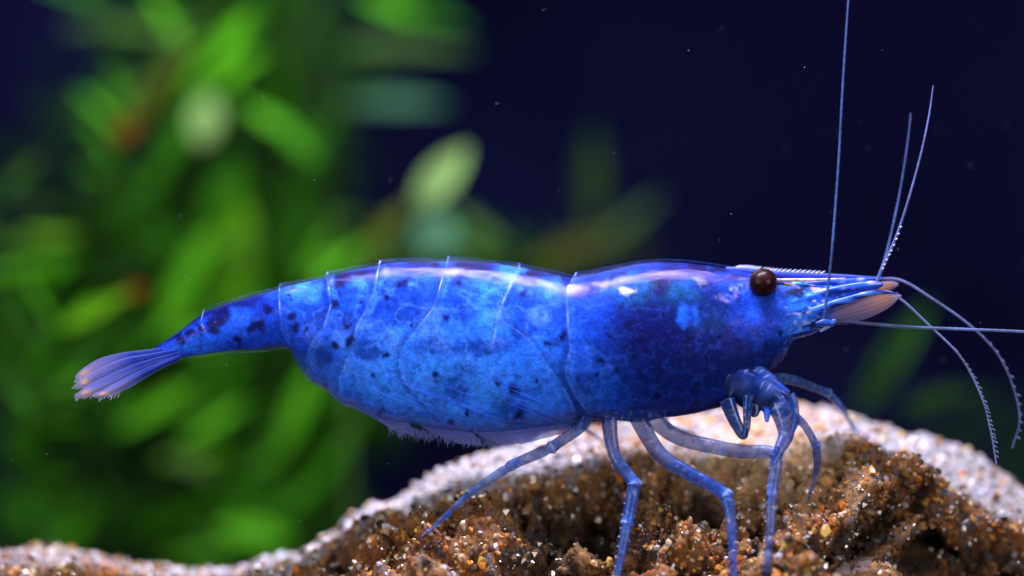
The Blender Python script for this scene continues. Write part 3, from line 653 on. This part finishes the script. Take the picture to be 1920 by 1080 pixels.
# feeler scale: the orange leaf-shaped blade under the stalks
def blade(name, top, bot, y, col_fn, mat, bulge=.025, nv=14, tip_y=None):
    n = 60; m = len(top)
    A = catmull([P(a, b, y) for a, b in top], n); B = catmull([P(a, b, y) for a, b in bot], n)
    V, C = [], []
    for i in range(n):
        for j in range(nv):
            w = j / (nv - 1); p = A[i] * (1 - w) + B[i] * w; p = p.copy()
            if tip_y is not None: p[1] += (tip_y - y) * i / (n - 1)
            p[1] -= bulge * math.sin(math.pi * w) * math.sin(math.pi * min(1, .15 + .85 * i / (n - 1))) + .004 * math.sin(w * 40)
            V.append(p); C.append(col_fn(i / (n - 1), w))
    idx = np.arange(n * nv).reshape(n, nv)
    q = np.stack([idx[:-1, :-1], idx[1:, :-1], idx[1:, 1:], idx[:-1, 1:]], -1).reshape(-1, 4).tolist()
    o = new_obj(name, V, q, mat, None, C); keep(o, SH)
    so = o.modifiers.new('thick', 'SOLIDIFY'); so.thickness = .02; return o
def scale_col(t, w):
    o = np.array([.20, .12, .20]) * (1 - .75 * math.exp(-((t - .72) / .2) ** 2)) + np.array([.78, .34, .12]) * .75 * math.exp(-((t - .72) / .2) ** 2); lav = np.array([.40, .38, .75]); blu = np.array([.03, .12, .7])
    k = max(0, 1 - w * 7); c = o * (1 - k) + lav * k
    e = max(0, (t - .78) / .22); c = c * (1 - e) + np.array([.6, .52, .72]) * e
    c = c * (1 - .3 * w) + lav * .3 * w; s = .5 + .5 * math.sin(w * 46 + 3 * t); c = c * (.72 + .38 * s); c = c * (1 - .14 * s) + lav * .14 * s; b = max(0, 1 - t * 4); c = c * (1 - b) + blu * b
    lo = max(0, (w - .75) / .25); c = c * (1 - lo * .6) + np.array([.25, .25, .6]) * lo * .6
    return (*c, .66 - .30 * lo + .2 * e)
blade('feeler_scale', [(1540, 590), (1575, 572), (1620, 552), (1660, 545), (1690, 554)], [(1542, 604), (1580, 606), (1625, 597), (1665, 578), (1690, 556)], -.45, scale_col, M_FIN)
blade('feeler_scale', [(1560, 560), (1600, 545), (1640, 532), (1670, 528), (1684, 532)], [(1562, 575), (1600, 575), (1640, 560), (1670, 545), (1684, 535)], .45, scale_col, M_FIN)

# rostrum: the toothed spike over the eye
def rostrum():
    n = 80; path = catmull([P(1360, 506, 0), P(1400, 508, 0), P(1450, 513, 0), (P(1520, 516, 0)), P(1590, 519, 0), P(1655, 521, 0)], n)
    rad = np.interp(np.linspace(0, 1, n), [0, .2, .5, .8, 1], [.055, .075, .06, .04, .01])
    V, F = tube(path, rad, 9, .55)
    bag = Bag(); bag.add(V, F, (.08, .12, .62, .95))
    for k in range(22):
        t = .12 + .55 * k / 21; i = int(t * (n - 1)); b0 = path[i] + np.array([0, 0, rad[i] * .75]); L = .055
        v, f = tube(np.array([b0 - [.02, 0, 0], b0 + [.015, 0, L * .35], b0 + [.075, 0, L]]), [.02, .016, .003], 5); bag.add(v, f, (.55, .58, .92, 1))
    return bag.build('rostrum', M_LIMB)
rostrum()
for pts, r, c in (([(1455, 525), (1500, 525), (1550, 524), (1585, 522)], [3.5, 4, 3.2, 1.5], (.85, .62, .5)), ([(1470, 531), (1495, 537), (1528, 545)], [2.6, 2.6, 1.5], (.7, .4, .16))):
    limb('eye_ridge', pts, 3, 1, -.34, -.3, (), base=c, al=(1, 1), radii=r, n=40)  # upper strip is an edge highlight built as a pale rod
    bpy.context.scene.collection.objects[-1]

def sphere(name, c, r, mat, col=None, sx=1, sy=1, sz=1):
    V, F = [], []; nu, nv = 40, 24
    for j in range(nv + 1):
        th = math.pi * j / nv
        for i in range(nu):
            ph = 2 * math.pi * i / nu; V.append((c[0] + r * sx * math.sin(th) * math.cos(ph), c[1] + r * sy * math.sin(th) * math.sin(ph), c[2] + r * sz * math.cos(th)))
    for j in range(nv):
        for i in range(nu): F.append((j * nu + i, j * nu + (i + 1) % nu, (j + 1) * nu + (i + 1) % nu, (j + 1) * nu + i))
    o = new_obj(name, V, F, mat, None, np.tile(np.array(col), (len(V), 1)) if col else None); keep(o, SH); return o
sphere('eye', P(1431, 529.5, -.55), .262, M_EYE)
sphere('eye', P(1431, 529.5, .55), .262, M_EYE)
for s in (-1, 1):
    limb('eye_stalk', [(1405, 560), (1416, 548), (1427, 536)], 20, 20, s * .25, s * .48, (), base=(.02, .10, .6), al=(.95, .95), radii=[20, 22, 20], n=20)

# tail fan
def tail_col(hue):
    def f(t, w):
        lav = np.array([.30, .34, .88]); peach = np.array([.80, .46, .30]); blu = np.array([.015, .05, .42]); navy_ = np.array([.006, .008, .12])
        k = np.clip((t - .34) / .46, 0, 1); pw = .55 * (.5 + .5 * math.sin(w * 5 + hue)) * np.clip((t - .3) * 2, 0, 1); c = blu * (1 - k) + (lav * (1 - pw) + peach * pw) * k
        ribs = (.5 + .5 * math.sin(w * 10 + hue)) ** 3; c = c * (1 - .35 * ribs) + lav * .35 * ribs * (.45 + .55 * k)
        gap = (.5 + .5 * math.sin(w * 5.5 + hue * 2.1 + 1)) ** 4 * (1 - .7 * t) * .5; c = c * (1 - gap) + navy_ * gap
        spot = math.exp(-((t - .84) / .07) ** 2 - ((w - .5) / .28) ** 2) * .9; c = c * (1 - spot) + np.array([1, .62, .32]) * spot
        e = max(0, (t - .9) / .1) * .7; c = c * (1 - e) + np.array([.7, .68, .9]) * e
        ed = max(0, 1 - min(w, 1 - w) * 9) * .5; c = c * (1 - ed) + lav * ed
        return (*c, float(np.clip(.84 - .22 * t + .1 * ribs + .3 * spot - .35 * e, .15, .97) * np.clip(.1 + t / .16, 0, 1)))
    return f
TF = [([(335, 648), (280, 655), (232, 661), (188, 672), (157, 690), (142, 705)], [(335, 660), (288, 669), (246, 680), (206, 696), (168, 708), (145, 713)], -.10, 0.2),
      ([(335, 654), (282, 663), (236, 671), (192, 688), (158, 704), (143, 720)], [(335, 667), (288, 680), (248, 698), (208, 716), (170, 724), (146, 729)], -.16, 1.9),
      ([(338, 659), (288, 672), (244, 686), (198, 706), (160, 726), (143, 741)], [(338, 672), (296, 688), (258, 708), (216, 730), (174, 741), (147, 745)], -.22, 3.3),
      ([(340, 664), (298, 680), (256, 698), (220, 717), (192, 732), (176, 741)], [(340, 674), (304, 691), (270, 711), (240, 729), (208, 741), (180, 744)], -.28, 4.6),
      ([(335, 650), (285, 656), (238, 662), (195, 674), (162, 694), (150, 710)], [(335, 664), (290, 676), (248, 690), (206, 706), (174, 718), (154, 722)], .2, 5.2)]
for top, bot, y, hue in TF:
    o = blade('tail_fin', top, bot, y, tail_col(hue), M_FIN, .03, 22, y * 1.7)
bag = Bag()
for top, bot, y, hue in TF:
    for k in range(34):
        t = .62 + .38 * random.random(); w = random.random(); i = t * 5
        tp = [np.interp(i, range(6), [p[c] for p in top]) for c in (0, 1)]; bp_ = [np.interp(i, range(6), [p[c] for p in bot]) for c in (0, 1)]
        if t < .93: w = random.choice((.0, 1.0))
        a = tp[0] * (1 - w) + bp_[0] * w; b = tp[1] * (1 - w) + bp_[1] * w; yy = y + (y * .7) * t
        L = random.uniform(5, 13); d = math.radians(random.uniform(195, 245))
        v, f = tube(np.array([P(a, b, yy), P(a + L * .5 * math.cos(d), b - L * .5 * math.sin(d), yy), P(a + L * math.cos(d), b - L * math.sin(d) + 1, yy)]), [.007, .006, .003], 4)
        bag.add(v, f, (.65, .62, .85, .7))
o = bag.build('tail_bristles', M_FIN); o['kind'] = 'stuff'

# swimmerets under the belly: pale translucent paddles with hair
def swim_col(t, w):
    c = np.array([.04, .18, .9]) * (1 - t) + np.array([.36, .38, .86]) * t
    c = c * (.8 + .35 * (.5 + .5 * math.sin(w * 34)))
    return (*np.clip(c, 0, 1), .55 - .12 * t)
SW = [([(640, 690), (650, 730), (690, 775), (735, 806)], [(700, 690), (735, 740), (765, 785), (775, 818)], -.2),
      ([(730, 700), (745, 745), (790, 800), (860, 832)], [(800, 690), (840, 750), (880, 800), (905, 836)], -.25),
      ([(850, 720), (860, 770), (890, 812), (945, 836)], [(930, 710), (960, 760), (985, 800), (1000, 826)], -.3),
      ([(950, 730), (955, 780), (960, 815), (975, 834)], [(1060, 720), (1075, 760), (1075, 790), (1060, 812)], -.32),
      ([(580, 660), (575, 690), (605, 725), (640, 752)], [(640, 660), (660, 700), (670, 735), (680, 770)], -.15)]
for t_, b_, y in SW:
    blade('swimmeret', t_, b_, y, swim_col, M_FIN, .12, 12)
bag = Bag()
for k in range(520):
    px = random.uniform(560, 985); py = float(ven(px)) - random.uniform(1, 7)
    if px > 740 and random.random() < .5: L = random.uniform(8, 24)
    else: L = random.uniform(3, 9)
    d = math.radians(random.gauss(298 if px < 900 else 250, 22)); y = random.uniform(-.35, .3)
    if px > 740: py += 9
    v, f = tube(np.array([P(px, py, y), P(px + L * .5 * math.cos(d) + 1, py - L * .5 * math.sin(d), y), P(px + L * math.cos(d), py - L * math.sin(d), y)]), [.007, .006, .002], 4)
    bag.add(v, f, (.28, .34, .78, .5))
for k in range(420):                                                      # tufts hanging from the swimmerets
    px = random.choice((752, 790, 835, 880, 905, 925)) + random.gauss(0, 13); py = float(ven(px)) + random.uniform(2, 12); L = random.uniform(6, 19)
    d = math.radians(random.gauss(285, 24)); y = random.uniform(-.35, .2)
    v, f = tube(np.array([P(px, py, y), P(px + L * .5 * math.cos(d) + 1.5, py - L * .5 * math.sin(d), y), P(px + L * math.cos(d), py - L * math.sin(d), y)]), [.008, .006, .002], 4)
    bag.add(v, f, (.34, .38, .80, .5))
# long fibres of the swimmerets drawn along the belly
for k in range(16):
    x0 = random.uniform(620, 960); y0 = random.uniform(690, 770); L = random.uniform(80, 200)
    pts = []
    for s in np.linspace(0, 1, 8):
        x = x0 + L * s; yv = y0 + (L * .55) * s - 26 * s * s; yv = min(yv, float(ven(x)) - 3)
        ph = float(phi_of(x, yv)); q = loft(np.array(x), np.array(ph), -.02, -1); pts.append(q)
    v, f = tube(np.array(pts), np.interp(np.arange(8), [0, 3, 7], [.003, .012, .003]), 5); bag.add(v, f, random.choice(((.03, .16, .75, .3), (.14, .32, .95, .3))))
o = bag.build('belly_hair', M_FIN); o['kind'] = 'stuff'

# ------------------------------------------------------------------ plants, out of focus behind
def leaf_mesh(name, kind):
    nl, nw = (10, 4)
    V, F, C = [], [], []
    for i in range(nl + 1):
        t = i / nl
        if kind == 'lance': w = .5 * math.sin(math.pi * min(1, t ** .85)) ** .8
        elif kind == 'oval': w = .5 * math.sin(math.pi * t) ** .55
        else: w = .5 * (1 - t ** 3) * min(1, .55 + t * 2)                    # strap
        w = max(w, .03)
        for j in range(nw + 1):
            s = (j / nw - .5) * 2
            V.append((t - .5, s * w, -.18 * (t - .5) ** 2 + .10 * abs(s) * w))
            g = .82 + .18 * abs(s); C.append((1.0 * g, 1.0 * g, 1.0 * g, 1))
    m = nw + 1
    for i in range(nl):
        for j in range(nw): F.append((i * m + j, (i + 1) * m + j, (i + 1) * m + j + 1, i * m + j + 1))
    me = bpy.data.meshes.new(name); me.from_pydata(V, [], F)
    a = me.color_attributes.new('pigment', 'FLOAT_COLOR', 'POINT'); a.data.foreach_set('color', np.array(C, np.float32).ravel())
    me.polygons.foreach_set('use_smooth', [True] * len(F)); me.materials.append(M_LEAF); return me
LM = {k: leaf_mesh('leaf', k) for k in ('lance', 'oval', 'strap')}
TINT = {'bright': (.135, .58, .016), 'pale': (.42, .74, .22), 'mid': (.05, .26, .006), 'dark': (.016, .060, .008), 'olive': (.13, .16, .012), 'teal': (.10, .30, .16), 'lime': (.22, .62, .016), 'rust': (.22, .085, .008), 'dull': (.09, .20, .04), 'deep': (.026, .14, .004)}
def leaf_matrix(px, py, y, L, W, ang, roll=40, depth=0):
    k = (D + y) / D / 100
    a, dp = math.radians(ang), math.radians(depth)
    X = Vector((math.cos(a) * math.cos(dp), math.sin(dp), math.sin(a) * math.cos(dp)))
    r = math.radians(roll)                                                   # 0: face to the viewer, 90: face up
    N = Vector((0, -math.cos(r), math.sin(r))); Y = N.cross(X).normalized(); N = X.cross(Y).normalized()
    R = Matrix((X, Y, N)).transposed().to_4x4()
    return Matrix.Translation(P(px, py, y)) @ R @ Matrix.Diagonal((L * k, W * k, min(L, W * 2) * k, 1))
def plant(label, stem, y, leaves, stem_tint='dull', stem_r=5, cat='plant', group=None, name='water_plant', filler=12, fmix=('mid', 'deep', 'dull', 'dark', 'bright'), flen=(70, 130), fw=(14, 28)):
    """stem: photo points from the root (below the frame) upward; leaves: (px,py,len,width,angle,roll,tint,kind)"""
    k = (D + y) / D / 100
    root_pt = P(stem[0][0], 0, y); root_pt.z = GZ
    t = empty(name, root_pt, label, cat, group)
    pts = [root_pt] + [P(a, b, y) for a, b in stem]
    path = catmull(pts, 40); V, F = tube(path, np.linspace(stem_r * 1.3, stem_r * .7, 40) * k, 8)
    o = new_obj('stem', V, F, M_LEAF, None, np.ones((len(V), 4))); o.color = TINT[stem_tint] + (1,); keep(o, t)
    rr = random.Random(len(label) * 31 + int(stem[0][0]))
    lv = list(leaves)
    for q in range(filler):
        s = rr.random(); i = s * (len(stem) - 1)
        a = np.interp(i, range(len(stem)), [p[0] for p in stem]); b = np.interp(i, range(len(stem)), [p[1] for p in stem])
        side = rr.choice((-1, 1)); ang = 90 - side * rr.uniform(25, 95); L = rr.uniform(*flen)
        lv.append((a + math.cos(math.radians(ang)) * L * .5, b - math.sin(math.radians(ang)) * L * .5, L, rr.uniform(*fw), ang, rr.uniform(5, 80), rr.choice(fmix), 'lance'))
    for n_, (px, py, L, W, ang, roll, tint, kind) in enumerate(lv):
        if kind == 'oval' and tint not in ('pale', 'rust', 'teal'): L, W, kind = L * 1.2, W * .42, 'lance'
        if kind == 'lance' and tint not in ('pale', 'teal'): W *= .82

        o = bpy.data.objects.new('leaf', LM[kind]); COL.objects.link(o); keep(o, t)
        o.matrix_basis = leaf_matrix(px, py, y + rr.uniform(-1.2, 1.2), L, W, ang, roll, rr.uniform(-15, 15)); c = TINT[tint]; f = rr.uniform(.85, 1.15); o.color = (c[0] * f, c[1] * f, c[2] * f, 1)
    return t
plant('tall plant with a reddish yellow slanting stem at the upper left, bright leaves along it', [(190, 560), (205, 330), (228, 262), (285, 180), (340, 90), (395, -20), (420, -80)], 19,
      [(300, 160, 230, 34, 55, 20, 'olive', 'strap'), (350, 60, 150, 34, 58, 20, 'dull', 'strap'), (235, 245, 60, 34, 40, 15, 'rust', 'oval'), (385, 225, 95, 62, 80, 40, 'pale', 'oval'), (445, 135, 130, 44, 38, 40, 'bright', 'lance'), (385, 120, 120, 60, 50, 30, 'bright', 'oval'),
       (370, 165, 120, 60, 30, 30, 'mid', 'oval'), (470, 45, 120, 60, 70, 30, 'mid', 'oval'), (520, 235, 170, 44, -32, 50, 'bright', 'lance'), (560, 270, 110, 40, -40, 40, 'mid', 'lance'), (430, 75, 130, 50, 55, 30, 'bright', 'lance'), (330, 260, 150, 50, 65, 30, 'mid', 'lance')], 'dark', 6)
plant('dull green plant at the top left whose leaves spread out level to both sides', [(230, 520), (215, 300), (200, 120), (190, -40)], 22,
      [(190, 52, 170, 52, 0, 60, 'dull', 'lance'), (260, 60, 130, 46, -5, 60, 'dull', 'lance'), (200, 180, 150, 50, 15, 60, 'mid', 'lance'), (110, 190, 130, 50, 5, 70, 'dark', 'lance'), (250, 165, 110, 40, 25, 50, 'dull', 'lance'), (100, 110, 120, 40, -8, 80, 'dark', 'lance')], 'dark', 5)
plant('plant behind the middle with long level leaves pointing right into the dark', [(560, 560), (610, 330), (640, 180), (650, 60), (655, -60)], 23,
      [(770, 90, 240, 46, -1, 45, 'dull', 'strap'), (740, 192, 210, 44, 0, 45, 'teal', 'lance'), (790, 22, 190, 44, -17, 45, 'mid', 'lance'), (730, 15, 120, 40, -20, 45, 'bright', 'lance'), (600, 130, 150, 70, 80, 20, 'dark', 'oval'), (590, 40, 150, 80, 70, 20, 'dark', 'oval'), (600, 260, 150, 70, 60, 20, 'deep', 'oval'), (560, 350, 130, 60, 55, 20, 'deep', 'oval'), (530, 130, 110, 60, 100, 20, 'deep', 'oval')], 'dark', 5, filler=4)
plant('young shoot ending in one pale yellow-green leaf above the shrimp', [(660, 620), (720, 460), (770, 395), (800, 365)], 17,
      [(828, 332, 150, 62, 50, 15, 'pale', 'lance'), (818, 440, 90, 90, 80, 30, 'teal', 'oval'), (905, 425, 130, 66, -35, 40, 'dull', 'oval'), (720, 430, 150, 44, 48, 40, 'olive', 'lance'), (880, 470, 120, 50, -10, 50, 'dull', 'lance'), (760, 470, 110, 50, 30, 40, 'dull', 'oval'), (840, 480, 120, 60, 10, 30, 'dark', 'oval'), (640, 490, 110, 60, 40, 20, 'bright', 'oval')], 'dull', 5, filler=0)
plant('olive sprig rising behind the dip in the shrimp\'s back', [(1000, 640), (1030, 520), (1080, 460), (1110, 400), (1112, 290)], 26,
      [(1070, 468, 190, 46, 25, 40, 'olive', 'lance'), (1150, 470, 130, 60, 10, 40, 'olive', 'oval'), (1180, 415, 130, 70, 40, 40, 'dull', 'oval'), (1110, 330, 190, 60, 88, 30, 'dark', 'lance'), (1190, 480, 110, 50, -15, 40, 'dark', 'oval')], 'olive', 4, filler=0)
plant('plant at the left edge with pale level leaves', [(30, 700), (10, 520), (-20, 330)], 18,
      [(45, 322, 120, 36, 35, 40, 'dull', 'lance'), (65, 448, 170, 42, 6, 40, 'lime', 'lance'), (30, 505, 130, 70, 10, 30, 'bright', 'oval'), (75, 540, 150, 60, 40, 30, 'mid', 'oval'), (20, 580, 120, 80, 80, 20, 'mid', 'oval'), (100, 500, 110, 46, 20, 40, 'mid', 'lance'), (5, 660, 110, 90, 70, 20, 'deep', 'oval'), (60, 380, 110, 36, -10, 50, 'dark', 'lance')], 'dark', 5)
plant('low shoot beside the tail with a bright leaf tipped orange', [(60, 830), (90, 690), (110, 620)], 13,
      [(180, 582, 158, 44, 28, 30, 'lime', 'lance'), (252, 546, 46, 30, 28, 25, 'rust', 'oval'), (80, 650, 120, 50, 60, 30, 'mid', 'lance'), (40, 720, 120, 50, 110, 30, 'deep', 'lance'), (130, 690, 110, 40, 20, 30, 'deep', 'lance')], 'deep', 4)
plant('broad-leaved plant behind the tail with an upright bright leaf', [(400, 900), (400, 680), (395, 560), (405, 420)], 20,
      [(355, 505, 210, 56, 58, 25, 'bright', 'lance'), (435, 470, 250, 110, 84, 15, 'lime', 'lance'), (330, 590, 130, 70, 45, 20, 'bright', 'oval'), (470, 520, 150, 80, 100, 20, 'bright', 'oval'), (420, 370, 170, 90, 70, 20, 'mid', 'lance'), (290, 330, 150, 80, 60, 20, 'mid', 'oval'), (250, 400, 150, 70, 30, 20, 'deep', 'lance'), (540, 450, 150, 80, 50, 20, 'deep', 'lance'), (300, 450, 130, 60, 20, 20, 'deep', 'lance'), (590, 480, 120, 70, 60, 20, 'bright', 'oval'), (400, 620, 140, 80, 10, 20, 'bright', 'oval'), (235, 620, 120, 50, 30, 20, 'mid', 'oval')], 'deep', 6)
plant('bushy plant low behind the belly with broad bright green leaves', [(420, 1120), (430, 950), (440, 800), (450, 700)], 20,
      [(360, 858, 120, 50, 5, 40, 'lime', 'oval'), (300, 760, 160, 100, 30, 20, 'bright', 'oval'), (420, 720, 150, 90, 60, 20, 'mid', 'oval'), (560, 760, 160, 110, 70, 20, 'bright', 'oval'), (640, 830, 150, 90, 60, 20, 'mid', 'oval'), (500, 870, 180, 120, 80, 20, 'deep', 'oval'), (330, 970, 170, 80, 20, 30, 'mid', 'oval'), (400, 1030, 180, 60, 10, 40, 'bright', 'oval'), (560, 930, 160, 100, 40, 20, 'mid', 'oval'), (230, 700, 130, 70, 60, 20, 'mid', 'oval'), (480, 1000, 150, 60, -10, 40, 'bright', 'lance'), (290, 890, 100, 60, 90, 20, 'dark', 'oval'), (620, 740, 120, 70, 40, 20, 'mid', 'oval'), (400, 790, 120, 70, 30, 20, 'bright', 'oval')], 'deep', 6)
plant('dim leafy clump in the lower left corner above the rock', [(40, 1100), (60, 950), (90, 800), (100, 760)], 24,
      [(60, 780, 150, 80, 40, 30, 'deep', 'oval'), (130, 1000, 130, 90, 60, 30, 'bright', 'oval'), (50, 960, 150, 60, -30, 30, 'mid', 'lance'), (70, 870, 140, 60, 120, 30, 'deep', 'lance'), (180, 960, 130, 60, 50, 30, 'mid', 'lance'), (30, 830, 120, 60, 90, 30, 'mid', 'lance'), (210, 790, 130, 60, 30, 30, 'deep', 'lance')], 'dark', 5)
plant('single broad green blade slanting up under the shrimp\'s feelers', [(1560, 900), (1590, 800), (1620, 730)], 17,
      [(1675, 668, 260, 62, 55, 20, 'deep', 'lance'), (1660, 690, 170, 40, 58, 20, 'dark', 'lance'), (1770, 745, 150, 50, 12, 40, 'dark', 'lance'), (1715, 770, 120, 40, -5, 40, 'dark', 'lance')], 'dark', 4, filler=0)
plant('faint dark green plant at the right edge behind the rock', [(1900, 1150), (1905, 1000), (1900, 880)], 28,
      [(1895, 870, 150, 60, 75, 30, 'dark', 'lance'), (1850, 780, 130, 50, 50, 30, 'dark', 'lance'), (1930, 800, 130, 50, 110, 30, 'dark', 'lance'), (1780, 830, 120, 50, 30, 30, 'dark', 'lance')], 'dark', 4, filler=0)
# the far mass of leaves, read as one
def foliage():
    V, F, C = [], [], []; k = 0
    base = np.array([v.co for v in LM['oval'].vertices]); fc = [list(p.vertices) for p in LM['oval'].polygons]
    R = random.Random(5)
    spots = [(430, 800, 320, 260, 620), (120, 640, 180, 170, 190), (380, 470, 260, 170, 300), (500, 200, 170, 230, 190), (230, 900, 260, 140, 150), (560, 980, 220, 90, 180), (360, 80, 150, 130, 110), (880, 500, 170, 40, 40), (620, 520, 130, 120, 110), (200, 330, 200, 160, 60)]
    for cx, cyy, rx, ry, n in spots:
        for q in range(n):
            a = R.uniform(0, 6.283); r = R.random() ** .6
            px, py = cx + rx * r * math.cos(a), cyy + ry * r * math.sin(a)
            if (px < 330 and 800 < py < 950 and R.random() < .8) or (650 < px and py > 830) : continue
            M = leaf_matrix(px, py, R.uniform(27, 36), R.uniform(80, 180), R.uniform(12, 30), R.uniform(0, 180), R.uniform(-10, 70), R.uniform(-30, 30))
            V += [M @ Vector(b) for b in base]; F += [[i + k for i in f] for f in fc]; k += len(base)
            c = np.array(TINT[R.choice(('deep', 'dark', 'dark', 'dark', 'mid'))]) * R.uniform(.7, 1.1); C += [(*c, 1)] * len(base)
    o = new_obj('foliage', V, F, M_LEAF, None, C); o['kind'] = 'stuff'; o['label'] = 'blurred mass of green leaves filling the left background'; o['category'] = 'foliage'
foliage()
# dust floating in the water
def dust():
    V, F, k = [], [], 0; R = random.Random(3)
    oc = [(1, 0, 0), (-1, 0, 0), (0, 1, 0), (0, -1, 0), (0, 0, 1), (0, 0, -1)]; of = [(0, 2, 4), (2, 1, 4), (1, 3, 4), (3, 0, 4), (2, 0, 5), (1, 2, 5), (3, 1, 5), (0, 3, 5)]
    for i in range(150):
        y = R.uniform(-4, 7); p = P(R.uniform(-40, 1960), R.uniform(-20, 1000), y); r = R.uniform(.005, .011)
        h = BVH.ray_cast(p + Vector((0, 0, 30)), Vector((0, 0, -1)))
        if h[0] is not None and h[0].z > p.z: continue
        V += [p + Vector(c) * r for c in oc]; F += [[a + k for a in f] for f in of]; k += 6
    o = new_obj('floating_specks', V, F, M_SPECK); o['kind'] = 'stuff'; o['label'] = 'tiny pale specks of dust floating in the dark water'; o['category'] = 'specks'
dust()
